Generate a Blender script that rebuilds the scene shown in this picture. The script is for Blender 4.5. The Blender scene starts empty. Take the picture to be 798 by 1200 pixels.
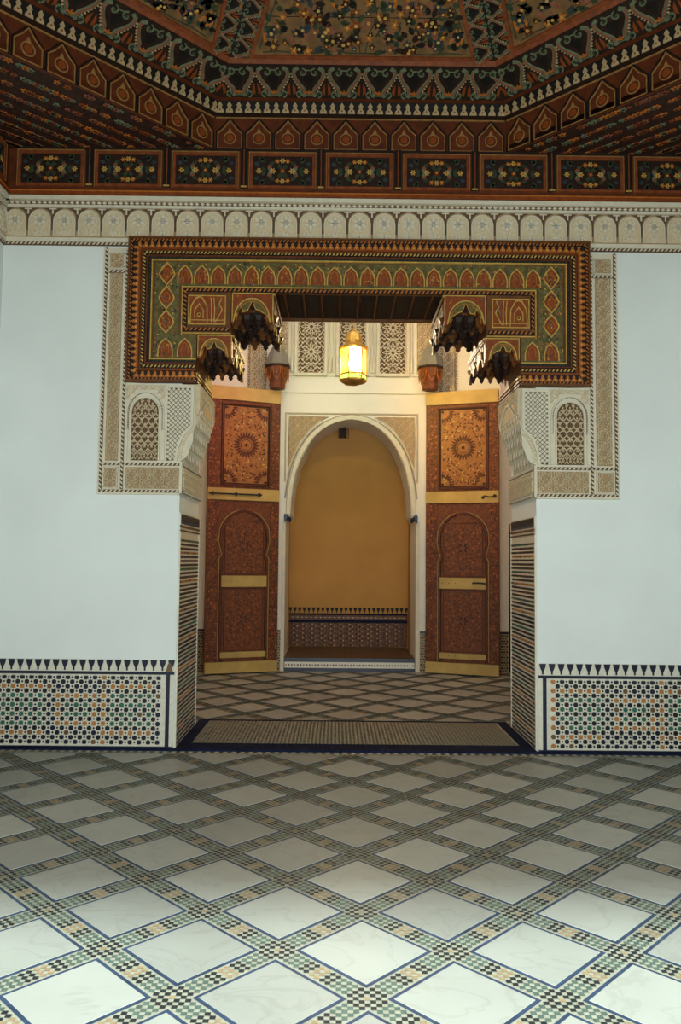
import bpy, math, random
from mathutils import Matrix, Vector
PI = math.pi
rnd = random.Random(7)
scene = bpy.context.scene
# ------------------------------------------------------------------ camera, world, lights, exposure
F_PX, PITCH, ROLL, YAW = 922.0, 0.063, 0.0102, -0.0046
CAM = Vector((-0.164, -6.386, 1.5))
def view_dir(x, y):
    c, s = math.cos(ROLL), math.sin(ROLL)
    x, y = x*c + y*s, -x*s + y*c
    D, U, X = 1.0, -y, x
    c, s = math.cos(PITCH), math.sin(PITCH)
    Y, Z = D*c - U*s, D*s + U*c
    c, s = math.cos(YAW), math.sin(YAW)
    return Vector((X*c - Y*s, X*s + Y*c, Z))
fw = view_dir(0, 0); rt = view_dir(1, 0) - fw; up = fw - view_dir(0, 1)
cam_data = bpy.data.cameras.new('camera')
cam_data.sensor_fit = 'VERTICAL'; cam_data.sensor_height = 24.0
cam_data.lens = F_PX/1200.0*24.0; cam_data.clip_start = 0.05
cam = bpy.data.objects.new('camera', cam_data)
scene.collection.objects.link(cam)
mw = Matrix((rt.normalized(), up.normalized(), -fw.normalized())).transposed().to_4x4()
mw.translation = CAM
cam.matrix_world = mw
scene.camera = cam

world = bpy.data.worlds.new('daylight'); scene.world = world
world.use_nodes = True
bg = world.node_tree.nodes['Background']
bg.inputs[0].default_value = (0.62, 0.82, 1.0, 1); bg.inputs[1].default_value = 1.0

def lamp(name, kind, loc, rot, energy, color, **kw):
    d = bpy.data.lights.new(name, kind); d.energy = energy; d.color = color
    for k, v in kw.items(): setattr(d, k, v)
    o = bpy.data.objects.new(name, d); scene.collection.objects.link(o)
    o.location = loc; o.rotation_euler = rot
    return o
# sun falling through the doorway behind the camera onto the near floor
lamp('sun', 'SUN', (0, -10, 8), (math.radians(45), 0, math.radians(0)), 6.6, (0.76, 0.96, 1.0), angle=math.radians(7))
# open sky seen by the room through that doorway
lamp('doorway_daylight', 'AREA', (0, -7.0, 1.3), (math.radians(90), 0, 0), 240, (0.90, 0.98, 0.97), shape='RECTANGLE', size=3.4, size_y=2.0)
# daylight-coloured fill added under the far room's ceiling, aimed at the far wall
lamp('far_room_fill', 'AREA', (0, 2.0, 5.4), (math.radians(48), 0, 0), 46, (0.93, 0.97, 1.0), shape='RECTANGLE', size=3.5, size_y=1.2)

vs = scene.view_settings
vs.view_transform = 'Standard'; vs.look = 'None'; vs.gamma = 1.0; vs.exposure = 0.1
vs.use_curve_mapping = False

# ------------------------------------------------------------------ materials
MATS = {}
def lin(c):
    return tuple((v/255/12.92 if v/255 <= .04045 else ((v/255+.055)/1.055)**2.4) for v in c)
def mat(name, rgb, rough=.7, var=.12, scale=8.0, bump=0.0, spec=.3, metal=0.0, per_object=0.0):
    m = bpy.data.materials.new(name); m.use_nodes = True
    nt = m.node_tree; N = nt.nodes; L = nt.links
    b = N['Principled BSDF']
    c = lin(rgb)
    b.inputs['Roughness'].default_value = rough
    b.inputs['Metallic'].default_value = metal
    b.inputs['Specular IOR Level'].default_value = spec
    tc = N.new('ShaderNodeTexCoord')
    no = N.new('ShaderNodeTexNoise'); no.inputs['Scale'].default_value = scale; no.inputs['Detail'].default_value = 6
    L.new(tc.outputs['Object'], no.inputs['Vector'])
    r = N.new('ShaderNodeValToRGB')
    r.color_ramp.elements[0].position = .3; r.color_ramp.elements[1].position = .7
    r.color_ramp.elements[0].color = tuple(max(0, v*(1-var)) for v in c)+(1,)
    r.color_ramp.elements[1].color = tuple(min(1, v*(1+var)) for v in c)+(1,)
    L.new(no.outputs['Fac'], r.inputs['Fac'])
    out = r.outputs['Color']
    if per_object:
        oi = N.new('ShaderNodeObjectInfo'); mr = N.new('ShaderNodeMapRange')
        mr.inputs['To Min'].default_value = 1-per_object; mr.inputs['To Max'].default_value = 1+per_object*.4
        L.new(oi.outputs['Random'], mr.inputs['Value'])
        mx = N.new('ShaderNodeVectorMath'); mx.operation = 'SCALE'
        L.new(out, mx.inputs[0]); L.new(mr.outputs[0], mx.inputs['Scale']); out = mx.outputs[0]
    L.new(out, b.inputs['Base Color'])
    if bump:
        bp = N.new('ShaderNodeBump'); bp.inputs['Strength'].default_value = bump; bp.inputs['Distance'].default_value = .01
        n2 = N.new('ShaderNodeTexNoise'); n2.inputs['Scale'].default_value = scale*4; n2.inputs['Detail'].default_value = 4
        L.new(tc.outputs['Object'], n2.inputs['Vector'])
        L.new(n2.outputs['Fac'], bp.inputs['Height']); L.new(bp.outputs['Normal'], b.inputs['Normal'])
    MATS[name] = m
    return m
mat('plaster', (222, 226, 220), .85, .04, 1.6, .15)
mat('plaster_warm', (228, 220, 204), .85, .05, 2, .12)
mat('plaster_ochre', (188, 136, 72), .85, .08, 2, .15)
mat('stucco', (202, 182, 146), .85, .08, 14, .2)
mat('stucco_white', (212, 202, 178), .85, .06, 10, .1)
mat('stucco_ground', (164, 138, 104), .9, .15, 20)
mat('stucco_dark', (100, 76, 54), .9, .2, 20)
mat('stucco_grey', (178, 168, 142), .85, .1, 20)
mat('wood_red', (88, 40, 16), .55, .3, 12, .15)
mat('wood_brown', (98, 58, 24), .55, .3, 12, .15)
mat('wood_dark', (38, 21, 12), .6, .35, 14, .15)
mat('wood_black', (20, 15, 11), .6, .3, 14)
mat('paint_orange', (172, 98, 36), .5, .2, 25)
mat('paint_red', (126, 60, 22), .5, .25, 25)
mat('paint_ochre', (186, 148, 72), .5, .2, 25)
mat('paint_cream', (172, 146, 106), .6, .15, 25)
mat('paint_green', (48, 58, 38), .6, .3, 25)
mat('paint_sage', (98, 106, 80), .6, .25, 30)
mat('paint_olive', (92, 82, 42), .6, .4, 25)
mat('paint_rust', (118, 58, 26), .6, .3, 20)
mat('paint_panel', (112, 82, 48), .6, .35, 12)
mat('navy_matte', (18, 26, 52), .75, .35, 6, 0, .12)
mat('paint_dull_ochre', (148, 106, 58), .6, .25, 25)
mat('paint_blue', (44, 52, 56), .6, .25, 25)
mat('paint_pink', (132, 76, 54), .6, .25, 25)
mat('ceiling_paint', (46, 23, 15), .6, .75, 28)
mat('door_carved', (144, 92, 42), .45, .25, 18, .2)
mat('door_groove', (78, 36, 14), .6, .3, 18)
mat('door_stile', (104, 54, 24), .5, .5, 26, .2)
mat('door_lower', (106, 56, 24), .5, .4, 30, .2)
mat('door_rail', (180, 150, 84), .45, .12, 6, .1)
mat('iron', (40, 36, 32), .5, .2, 20, 0, .5, .6)
mat('brass', (190, 150, 70), .4, .2, 20, 0, .5, .8)
mat('cap_grey', (122, 120, 110), .7, .12, 8, .1)
mat('tile_navy', (15, 22, 44), .3, .35, 6, .05, .5)
mat('tile_black', (20, 22, 28), .3, .3, 30, 0, .5)
mat('tile_white', (214, 208, 188), .3, .08, 30, 0, .5)
mat('tile_green', (44, 96, 76), .3, .25, 30, 0, .5)
mat('tile_ochre', (172, 114, 56), .3, .2, 30, 0, .5)
mat('tile_brick', (106, 76, 44), .4, .2, 30, 0, .4)
mat('mosaic_white', (166, 160, 140), .5, .15, 40, 0, .2)
mat('mosaic_black', (40, 44, 44), .5, .25, 40, 0, .2)
mat('mosaic_green', (86, 102, 90), .5, .25, 40, 0, .2)
mat('mosaic_ochre', (160, 134, 100), .5, .2, 40, 0, .2)
mat('mosaic_navy', (52, 66, 88), .5, .35, 12, 0, .2)
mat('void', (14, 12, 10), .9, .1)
# marble: faint grey veins
mm = mat('marble', (170, 167, 155), .42, .04, 3, 0, .22, 0, .2)
nt = mm.node_tree; b = nt.nodes['Principled BSDF']
src = b.inputs['Base Color'].links[0].from_socket
tc = nt.nodes.new('ShaderNodeTexCoord'); gm = nt.nodes.new('ShaderNodeNewGeometry')
wv = nt.nodes.new('ShaderNodeTexNoise'); wv.inputs['Scale'].default_value = 2.2; wv.inputs['Detail'].default_value = 9; wv.inputs['Distortion'].default_value = 2.2
nt.links.new(gm.outputs['Position'], wv.inputs['Vector'])
cr = nt.nodes.new('ShaderNodeValToRGB')
e = cr.color_ramp.elements; e[0].position = .47; e[0].color = (1, 1, 1, 1); e[1].position = .53; e[1].color = (1, 1, 1, 1)
k = e.new(.5); k.color = (.90, .895, .88, 1)
nt.links.new(wv.outputs['Fac'], cr.inputs['Fac'])
mx = nt.nodes.new('ShaderNodeVectorMath'); mx.operation = 'MULTIPLY'
nt.links.new(src, mx.inputs[0]); nt.links.new(cr.outputs['Color'], mx.inputs[1]); nt.links.new(mx.outputs[0], b.inputs['Base Color'])
def pane_mat(name, rgb, mix=.5, dim=.35, ex=.28):
    m = bpy.data.materials.new(name); m.use_nodes = True; nt = m.node_tree; nt.nodes.clear()
    o = nt.nodes.new('ShaderNodeOutputMaterial'); t = nt.nodes.new('ShaderNodeBsdfTransparent'); d = nt.nodes.new('ShaderNodeBsdfTranslucent')
    x = nt.nodes.new('ShaderNodeMixShader'); x.inputs[0].default_value = mix
    c = lin(rgb); t.inputs[0].default_value = tuple(v**ex for v in c)+(1,); d.inputs[0].default_value = tuple(v*dim for v in c)+(1,)
    nt.links.new(t.outputs[0], x.inputs[1]); nt.links.new(d.outputs[0], x.inputs[2]); nt.links.new(x.outputs[0], o.inputs[0]); MATS[name] = m
pane_mat('glass_clear', (250, 243, 225), .3, .12); pane_mat('glass_yellow', (250, 205, 60), .6, .045, .5); pane_mat('glass_red', (230, 84, 50), .75, .07, .6); pane_mat('glass_green', (90, 160, 70), .85, .08)
def emit(name, rgb, s):
    m = bpy.data.materials.new(name); m.use_nodes = True; nt = m.node_tree; nt.nodes.clear()
    o = nt.nodes.new('ShaderNodeOutputMaterial'); t = nt.nodes.new('ShaderNodeEmission')
    t.inputs[0].default_value = rgb+(1,); t.inputs[1].default_value = s; nt.links.new(t.outputs[0], o.inputs[0]); MATS[name] = m
emit('bulb', (1.0, .80, .56), 3200)

# ------------------------------------------------------------------ mesh helpers
# reliefs are drawn in (u, v) with height n; they land in local space as (u, -n, v): u along the wall, v up, n out of it
class Rel:
    def __init__(s): s.v = []; s.f = []; s.m = []; s.names = []
    def mi(s, n):
        if n not in s.names: s.names.append(n)
        return s.names.index(n)
    def add(s, vs, fs, m, raw=False):
        k = len(s.v); i = s.mi(m)
        s.v += [tuple(p) if raw else (p[0], -p[2], p[1]) for p in vs]
        for f in fs: s.f.append(tuple(k+a for a in f)); s.m.append(i)
    def poly(s, pts, h0, h1, m, inset=0.0, side=None):
        a = sum(pts[i-1][0]*pts[i][1]-pts[i][0]*pts[i-1][1] for i in range(len(pts)))
        if a < 0: pts = pts[::-1]
        n = len(pts)
        if inset:
            cx = sum(p[0] for p in pts)/n; cy = sum(p[1] for p in pts)/n
            R = max(math.hypot(p[0]-cx, p[1]-cy) for p in pts); q = 1-inset/R
            top = [(cx+(p[0]-cx)*q, cy+(p[1]-cy)*q) for p in pts]
        else: top = pts
        vs = [(p[0], p[1], h0) for p in pts]+[(p[0], p[1], h1) for p in top]
        s.add(vs, [tuple(range(n, 2*n))], m)
        if h1 != h0: s.add(vs, [(i, (i+1) % n, n+(i+1) % n, n+i) for i in range(n)], side or m)
    def rect(s, x0, z0, x1, z1, h0, h1, m, inset=0): s.poly([(x0, z0), (x1, z0), (x1, z1), (x0, z1)], h0, h1, m, inset)
    def box(s, x0, x1, y0, y1, z0, z1, m):      # plain local coordinates
        v = [(x, y, z) for z in (z0, z1) for y in (y0, y1) for x in (x0, x1)]
        s.add(v, [(0, 2, 3, 1), (4, 5, 7, 6), (0, 1, 5, 4), (2, 6, 7, 3), (0, 4, 6, 2), (1, 3, 7, 5)], m, True)
    def strip(s, path, w, h0, h1, m, closed=False, taper=.25):
        n = len(path); L = []
        for i in range(n):
            if closed: a, b = path[i-1], path[(i+1) % n]
            else: a, b = path[max(0, i-1)], path[min(n-1, i+1)]
            c = path[i]
            d1 = (c[0]-a[0], c[1]-a[1]); d2 = (b[0]-c[0], b[1]-c[1])
            l1 = math.hypot(*d1) or 0; l2 = math.hypot(*d2) or 0
            if l1 < 1e-9: d1, l1 = d2, l2
            if l2 < 1e-9: d2, l2 = d1, l1
            if l1 < 1e-9: d1 = d2 = (1, 0); l1 = l2 = 1
            n1 = (-d1[1]/l1, d1[0]/l1); n2 = (-d2[1]/l2, d2[0]/l2)
            nx, ny = n1[0]+n2[0], n1[1]+n2[1]; q = nx*nx+ny*ny
            k = min(2/q, 2.0) if q > .3 else 1.0
            nx *= k/1; ny *= k/1
            if q <= .3: nx, ny = n1
            L.append((nx, ny))
        vs = []
        for (c, (nx, ny)) in zip(path, L):
            for o, h in ((-.5, h0), (-.5+taper*.5, h1), (.5-taper*.5, h1), (.5, h0)):
                vs.append((c[0]+nx*w*o, c[1]+ny*w*o, h))
        fs = []
        for i in range(n if closed else n-1):
            a = 4*i; b = 4*((i+1) % n)
            for k in range(3): fs.append((a+k, b+k, b+k+1, a+k+1))
        if not closed: fs += [(0, 1, 2, 3), (4*n-4, 4*n-1, 4*n-2, 4*n-3)]
        s.add(vs, fs, m)
    def rope(s, path, w, h, m1, m2, closed=False, step=None):
        s.strip(path, w, 0, h, m1, closed, .1)
        step = step or w*1.1
        pts = list(path)+([path[0]] if closed else [])
        for a, b in zip(pts, pts[1:]):
            l = math.hypot(b[0]-a[0], b[1]-a[1]); n = max(1, int(l/step)); dx, dy = (b[0]-a[0])/l, (b[1]-a[1])/l
            for i in range(n):
                t = (i+.5)*l/n; cx, cy = a[0]+dx*t, a[1]+dy*t; q = l/n
                P = [(-.42*q, -.38*w), (-.02*q, -.38*w), (.42*q, .38*w), (.02*q, .38*w)]
                s.poly([(cx+dx*u-dy*v, cy+dy*u+dx*v) for u, v in P], h, h+.004, m2)
    def lathe(s, prof, n, m, c=(0, 0), cap=True, rot=0.0):   # profile (r, z) in plain local coordinates
        vs = []; fs = []
        for r, z in prof:
            for i in range(n):
                a = 2*PI*i/n+rot; vs.append((c[0]+r*math.cos(a), c[1]+r*math.sin(a), z))
        for j in range(len(prof)-1):
            for i in range(n):
                fs.append((j*n+i, j*n+(i+1) % n, (j+1)*n+(i+1) % n, (j+1)*n+i))
        if cap: fs += [tuple(range(n))[::-1], tuple(range((len(prof)-1)*n, len(prof)*n))]
        s.add(vs, fs, m, True)
    def mesh(s, name='mesh'):
        me = bpy.data.meshes.new(name)
        me.from_pydata(s.v, [], s.f)
        for n in s.names: me.materials.append(MATS[n])
        me.polygons.foreach_set('material_index', s.m)
        me.update()
        return me
COL = scene.collection
def put(name, me, parent=None, loc=(0, 0, 0), rot=(0, 0, 0), sc=None, **props):
    if isinstance(me, Rel): me = me.mesh(name)
    o = bpy.data.objects.new(name, me); COL.objects.link(o)
    if parent is not None: o.parent = parent
    o.location = loc; o.rotation_euler = rot
    if sc: o.scale = sc
    for k, v in props.items(): o[k] = v
    return o
def thing(name, label, cat, loc=(0, 0, 0), rz=0.0, group=None, kind=None, me=None):
    o = put(name, me, None, loc, (0, 0, rz))
    o['label'] = label; o['category'] = cat
    if group: o['group'] = group
    if kind: o['kind'] = kind
    return o
def struct(name, me, label, cat='wall', loc=(0, 0, 0)): return thing(name, label, cat, loc, 0, None, 'structure', me)
def arc(cx, cy, r, a0, a1, n): return [(cx+r*math.cos(a0+(a1-a0)*i/n), cy+r*math.sin(a0+(a1-a0)*i/n)) for i in range(n+1)]
def circ(cx, cy, r, n=10, rot=0): return [(cx+r*math.cos(2*PI*i/n+rot), cy+r*math.sin(2*PI*i/n+rot)) for i in range(n)]
def leaf(R, x, y, a, l, w, h0, h1, m):
    P = [(0, 0), (.3*l, .5*w), (.65*l, .42*w), (l, 0), (.65*l, -.42*w), (.3*l, -.5*w)]
    c, s = math.cos(a), math.sin(a)
    R.poly([(x+u*c-v*s, y+u*s+v*c) for u, v in P], h0, h1, m)
def spiral(x, y, r, a0, turns, sgn=1, n=11):
    return [(x+r*(1-.82*i/n)*math.cos(a0+sgn*turns*2*PI*i/n), y+r*(1-.82*i/n)*math.sin(a0+sgn*turns*2*PI*i/n)) for i in range(n+1)]
def flower(R, x, y, r, h0, h1, m, mc, n=6, rot=0):
    pts = []
    for i in range(n*4):
        a = 2*PI*i/(n*4)+rot; q = r*(.72+.28*math.cos(n*(a-rot)))
        pts.append((x+q*math.cos(a), y+q*math.sin(a)))
    R.poly(pts, h0, h1, m); R.poly(circ(x, y, r*.3, 6), h1, h1+.002, mc)
def arabesque(R, x0, y0, x1, y1, h0, h1, m, s=.07, m2=None, inside=None):
    nx = max(1, round((x1-x0)/s)); ny = max(1, round((y1-y0)/s))
    dx = (x1-x0)/nx; dy = (y1-y0)/ny; q = min(dx, dy)
    for j in range(ny):
        for i in range(nx):
            cx, cy = x0+(i+.5)*dx, y0+(j+.5)*dy
            if inside and not inside(cx, cy, q*.45): continue
            sg = 1 if (i+j) % 2 else -1
            R.strip(spiral(cx, cy, q*.44, PI/2*(1 if j % 2 else -1), 1.15, sg, 9), q*.12, h0, h1, m)
            for a in (PI/4, 3*PI/4, 5*PI/4, 7*PI/4):
                leaf(R, cx+.42*q*math.cos(a), cy+.42*q*math.sin(a), a+.5*sg, q*.3, q*.14, h0, h1, m2 or m)
            if j % 2 == i % 2: R.strip([(cx-.5*dx, cy-.5*dy), (cx-.1*dx, cy-.45*dy), (cx+.1*dx, cy+.45*dy), (cx+.5*dx, cy+.5*dy)], q*.09, h0, h1*.9, m)

# ------------------------------------------------------------------ numbers measured from the room
RW = 2.95           # half width of the near room
TW = 0.90           # thickness of the portal wall
JL, JR = -1.445, 1.46
FY = 4.5            # wall of the far room
LAT, LX, LY = 0.673, -0.0413, -3.573

# ------------------------------------------------------------------ floor
fl = Rel()
fl.box(-3.1, 3.1, -7.6, 4.6, -.12, -.006, 'mosaic_white')
floor = struct('floor', fl, 'floor of pale marble squares set diagonally in mosaic bands', 'floor')
tile_side = .345; hd = tile_side/2*math.sqrt(2)
def clip(poly, ax, lim, keep_less):
    out = []
    for i in range(len(poly)):
        a, b = poly[i-1], poly[i]
        ia = (a[ax] <= lim) == keep_less; ib = (b[ax] <= lim) == keep_less
        if ia != ib:
            t = (lim-a[ax])/(b[ax]-a[ax]); out.append((a[0]+(b[0]-a[0])*t, a[1]+(b[1]-a[1])*t))
        if ib: out.append(b)
    return out
def clipbox(p, x0, x1, y0, y1):
    for ax, lim, k in ((0, x1, True), (0, x0, False), (1, y1, True), (1, y0, False)):
        if len(p) < 3: return []
        p = clip(p, ax, lim, k)
    return p
def slab_mesh(pts, m, z0=-.005, z1=-.0025, bev=.0006):
    R = Rel(); n = len(pts)
    cx = sum(p[0] for p in pts)/n; cy = sum(p[1] for p in pts)/n
    R.add([(x, y, z0) for x, y in pts]+[(cx+(x-cx)*(1-bev/.2), cy+(y-cy)*(1-bev/.2), z1) for x, y in pts],
          [tuple(range(n, 2*n))]+[(i, (i+1) % n, n+(i+1) % n, n+i) for i in range(n)], m, True)
    return R.mesh('marble_tile')
full = slab_mesh([(hd, 0), (0, hd), (-hd, 0), (0, -hd)], 'marble')
fills = Rel(); navy = Rel()
def quad(R, pts, z, m): R.add([(x, y, z) for x, y in pts], [(0, 1, 2, 3)] if len(pts) == 4 else [tuple(range(len(pts)))], m, True)
nb = hd+.016*math.sqrt(2)
cols = ['mosaic_black', 'mosaic_green']
for (X0, X1, Y0, Y1) in ((-2.95, 2.95, -5.9, -.15), (-2.9, 2.9, 1.15, 4.5)):
    for r in range(-14, 30):
        for c in range(-14, 15):
            for off in (0, .5):
                x = LX+(c+off)*LAT + LAT/2; y = LY+(r+off)*LAT
                P = [(x+hd, y), (x, y+hd), (x-hd, y), (x, y-hd)]
                Q = clipbox(P, X0, X1, Y0, Y1)
                if len(Q) < 3: continue
                if min(abs(q[0]-x) for q in P) >= 0 and all(X0 <= p[0] <= X1 and Y0 <= p[1] <= Y1 for p in P):
                    put('marble_tile', full, floor, (x, y, 0), (0, 0, rnd.choice((0, PI/2, PI, -PI/2))))
                else:
                    ar = abs(sum(Q[i-1][0]*Q[i][1]-Q[i][0]*Q[i-1][1] for i in range(len(Q))))/2
                    if ar > .004: put('marble_tile', slab_mesh([(p[0]-x, p[1]-y) for p in Q], 'marble'), floor, (x, y, 0))
                N = clipbox([(x+nb, y), (x, y+nb), (x-nb, y), (x, y-nb)], X0, X1, Y0, Y1)
                if len(N) >= 3: quad(navy, N, -.0045, 'mosaic_navy')
    # small squares of the bands, laid square to the room
    p = LAT/34; nx = int((X1-X0)/p); ny = int((Y1-Y0)/p)
    i0 = int((X0-LX)/p); j0 = int((Y0-LY)/p)
    for j in range(j0, j0+ny):
        for i in range(i0, i0+nx):
            if (i+j) % 2: continue
            x = LX+i*p; y = LY+j*p
            a = ((x-LX)+(y-LY))/LAT % 1.0; b_ = ((x-LX)-(y-LY))/LAT % 1.0
            da = min(a, 1-a); db = min(b_, 1-b_)
            if min(da, db) > .0495*math.sqrt(2)/LAT+.012: continue
            # ochre at crossings and halfway between them, black and green by turns
            t = db if da < db else da
            if t < .05 or abs(t-.5) < .04: m = 'mosaic_ochre'
            elif .17 < t < .34: m = 'mosaic_green'
            else: m = 'mosaic_black'
            h = p*.5
            quad(fills, [(x-h, y-h), (x+h, y-h), (x+h, y+h), (x-h, y+h)], -.003, m)
put('mosaic_band', fills, floor, kind='stuff')
put('navy_tile_edging', navy, floor, kind='stuff')

# threshold of the portal
th = Rel(); th.box(JL+.012, JR-.012, -.06, 1.12, -.004, .010, 'navy_matte')
thr = thing('threshold', 'dark navy threshold with a mosaic field between the two portal jambs', 'threshold', (0, 0, 0), me=th)
tm = Rel()
tm.add([(-1.33, .16, .0105), (1.35, .16, .0105), (1.35, 1.06, .0105), (-1.33, 1.06, .0105)], [(0, 1, 2, 3)], 'mosaic_white', True)
s_ = .032
for j in range(28):
    for i in range(83):
        x = -1.31+i*s_; y = .175+j*s_
        m = ['mosaic_black', 'mosaic_ochre', 'mosaic_green', 'mosaic_black'][(i+j) % 4]
        h = s_*.40; quad(tm, [(x-h, y), (x, y-h), (x+h, y), (x, y+h)], .0125, 'tile_black' if m == 'mosaic_black' else m)
put('mosaic_field', tm, thr, kind='stuff')
nv = Rel(); nv.box(-2.95, 2.95, -.065, -.012, -.02, .006, 'navy_matte')
for i in range(176):
    x = -2.93+i*.0335; h = .011
    quad(nv, [(x-h, -.125), (x+h, -.125), (x+h, -.085), (x-h, -.085)], -.002, 'tile_white' if i % 2 else 'tile_black')
put('border_tiles', nv, floor, kind='stuff')

# ------------------------------------------------------------------ near room shell
w = Rel()
w.box(-3.1, JL, 0, TW, 0, 4.925, 'plaster'); w.box(JR, 3.1, 0, TW, 0, 4.925, 'plaster'); w.box(JL, JR, 0, TW, 3.79, 4.925, 'plaster')
wall_front = struct('wall_front', w, 'white plaster wall pierced by the great wooden portal')
w = Rel(); w.box(-3.2, -2.95, -6.2, 0, 0, 5.0, 'plaster'); wall_left = struct('wall_left', w, 'white side wall seen as a sliver at the left edge')
w = Rel(); w.box(2.95, 3.2, -6.2, 0, 0, 5.0, 'plaster'); wall_right = struct('wall_right', w, 'white side wall of the near room, to the right')
w = Rel(); w.box(-3.1, -1.9, -6.2, -5.9, 0, 5.0, 'plaster'); w.box(1.9, 3.1, -6.2, -5.9, 0, 5.0, 'plaster'); w.box(-1.9, 1.9, -6.2, -5.9, 3.3, 5.0, 'plaster')
struct('wall_back', w, 'white wall with the open doorway that lets the daylight in')

# soffit triangles round the octagon and the lid above
R8 = 2.95; T8 = math.tan(PI/8)
c = Rel()
for sx in (-1, 1):
    for sy in (0, 1):
        yc = 0 if sy else -5.9; d = -1 if sy else 1
        q = R8*(1-T8)
        v = [(sx*R8, yc), (sx*(R8-q), yc), (sx*R8, yc+d*q)]
        c.add([(x, y, 4.92) for x, y in v]+[(x, y, 4.99) for x, y in v], [(0, 1, 2), (3, 4, 5), (0, 1, 4, 3), (1, 2, 5, 4)], 'ceiling_paint', True)
c.box(-3.1, 3.1, -6.1, .1, 6.45, 6.55, 'wood_dark')
ceil = struct('ceiling', c, 'dark painted wooden ceiling corners under the octagonal coffer', 'ceiling')
# faded stripes of painting on the soffit corners
sp = Rel()
for sx in (-1, 1):
    for k in range(9):
        for i in range(60):
            a = k*.19+.1; n_t = i/59
            x = R8-.03-n_t*(a); y = -(a-n_t*a)-.02
            if abs(x-R8) < .04 or y > -.03: continue
            if rnd.random() < .35: continue
            flower(sp, sx*x, y, .022+.012*rnd.random(), -4.919, -4.912, rnd.choice(['paint_pink', 'paint_sage', 'paint_orange', 'paint_red']), 'wood_dark', 5, rnd.random())
o = put('painted_sprigs', None)
bpy.data.objects.remove(o)
me = sp.mesh('painted_sprigs')
for v in me.vertices: v.co = (v.co.x, v.co.z, 4.919-(-4.919-(-v.co.y))*-1 if False else 4.9185-abs(abs(v.co.y)-4.919))
put('painted_sprigs', me, ceil, kind='stuff')

# ------------------------------------------------------------------ octagonal coffer
coffer = thing('ceiling_coffer', 'octagonal painted wooden coffer with scrolls and flower panels overhead', 'ceiling coffer', (0, -2.95, 4.92), 0)
PROF = [(2.95, 0.0), (2.95, .29), (2.90, .30), (2.88, .395), (2.84, .40), (2.55, .50), (2.52, .53), (1.72, .86), (1.66, .90), (1.5, 1.25), (.0, 1.5)]
def facet_mesh():
    R = Rel(); m = ['wood_red', 'wood_dark', 'wood_black', 'wood_red', 'wood_dark', 'paint_rust', 'wood_dark', 'paint_rust', 'wood_dark', 'wood_red']
    for (a, b, k) in zip(PROF, PROF[1:], m):
        R.add([(-a[0]*T8, a[0], a[1]), (a[0]*T8, a[0], a[1]), (b[0]*T8, b[0], b[1]), (-b[0]*T8, b[0], b[1])], [(0, 1, 2, 3)], k, True)
    return R.mesh('coffer_facet')
FM = facet_mesh()
med = Rel()      # medallion, 0.24 wide, 0.29 high
for k, (mt, w_) in enumerate((('paint_dull_ochre', .009), ('wood_black', .012))):
    d = k*-.017
    P = [(-.1+d, .02+abs(d)*0), (-.1+d*.6, .15-d*.5), (-.045, .20-d), (0, .262-d*.9), (.045, .20-d), (.1-d*.6, .15-d*.5), (.1-d, .02)]
    if k: P = [(-.112, .012), (-.112, .155), (-.05, .225), (0, .282), (.05, .225), (.112, .155), (.112, .012)]
    med.strip(P, w_, 0, .008, mt)
med.strip([(-.095, .022), (.095, .022)], .008, 0, .008, 'paint_dull_ochre')
med.strip(circ(0, .11, .048, 14), .009, 0, .009, 'paint_dull_ochre', True)
med.poly(circ(0, .11, .03, 10), 0, .006, 'paint_red'); med.poly([(-.018, .162), (.018, .162), (0, .2)], 0, .007, 'paint_dull_ochre')
MED = med.mesh('medallion')
merl = Rel()     # pale trefoil tooth on black
merl.poly([(-.03, 0), (.03, 0), (.027, .02), (.014, .034), (.012, .046), (.02, .058), (0, .085), (-.02, .058), (-.012, .046), (-.014, .034), (-.027, .02)], 0, .012, 'paint_cream')
merl.poly(circ(0, .02, .008, 6), .012, .014, 'paint_red')
MERL = merl.mesh('trefoil_tooth')
scr = Rel()      # a pair of S scrolls, 0.30 wide, 0.30 high
for sg in (-1, 1):
    top = spiral(sg*.052, .243, .038, PI/2, .95, sg, 10)
    bot = spiral(sg*.078, .045, .036, -PI/2 if True else 0, .95, sg, 10)
    body = [(sg*.052, .281), (sg*.085, .283), (sg*.118, .262), (sg*.126, .225), (sg*.110, .18), (sg*.078, .13), (sg*.048, .09), (sg*.038, .05), (sg*.05, .018), (sg*.078, .009)]
    scr.strip(body[1:-1], .034, 0, .010, 'paint_sage'); scr.strip(body[2:-2], .015, .010, .014, 'paint_pink')
    scr.strip(top, .011, 0, .013, 'paint_sage'); scr.strip(bot, .011, 0, .013, 'paint_sage')
    for q in range(7):
        tt = q/6; x, y = sg*(.142-.075*tt), .235-.15*tt
        leaf(scr, x, y, PI/2-sg*2.2, .02, .014, 0, .009, 'paint_cream')
    scr.poly(circ(sg*.078, .045, .012, 7), 0, .013, 'paint_green'); scr.poly(circ(sg*.052, .243, .012, 7), 0, .013, 'paint_green')
scr.strip([(-.03, .262), (.03, .262)], .008, 0, .01, 'paint_sage'); scr.strip([(-.042, .03), (.042, .03)], .007, 0, .01, 'paint_sage')
scr.poly([(0, .1), (.05, .19), (.03, .225), (0, .21), (-.03, .225), (-.05, .19)], 0, .006, 'wood_black')
for sg in (-1, 1): scr.poly([(sg*.137, .03), (sg*.137, .14), (sg*.115, .1), (sg*.11, .05)], 0, .006, 'paint_red')
for q in range(3): leaf(scr, 0, .04, PI*(q+1)/4, .04, .016, 0, .008, 'paint_orange')
SCR = scr.mesh('scroll_pair')
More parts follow.
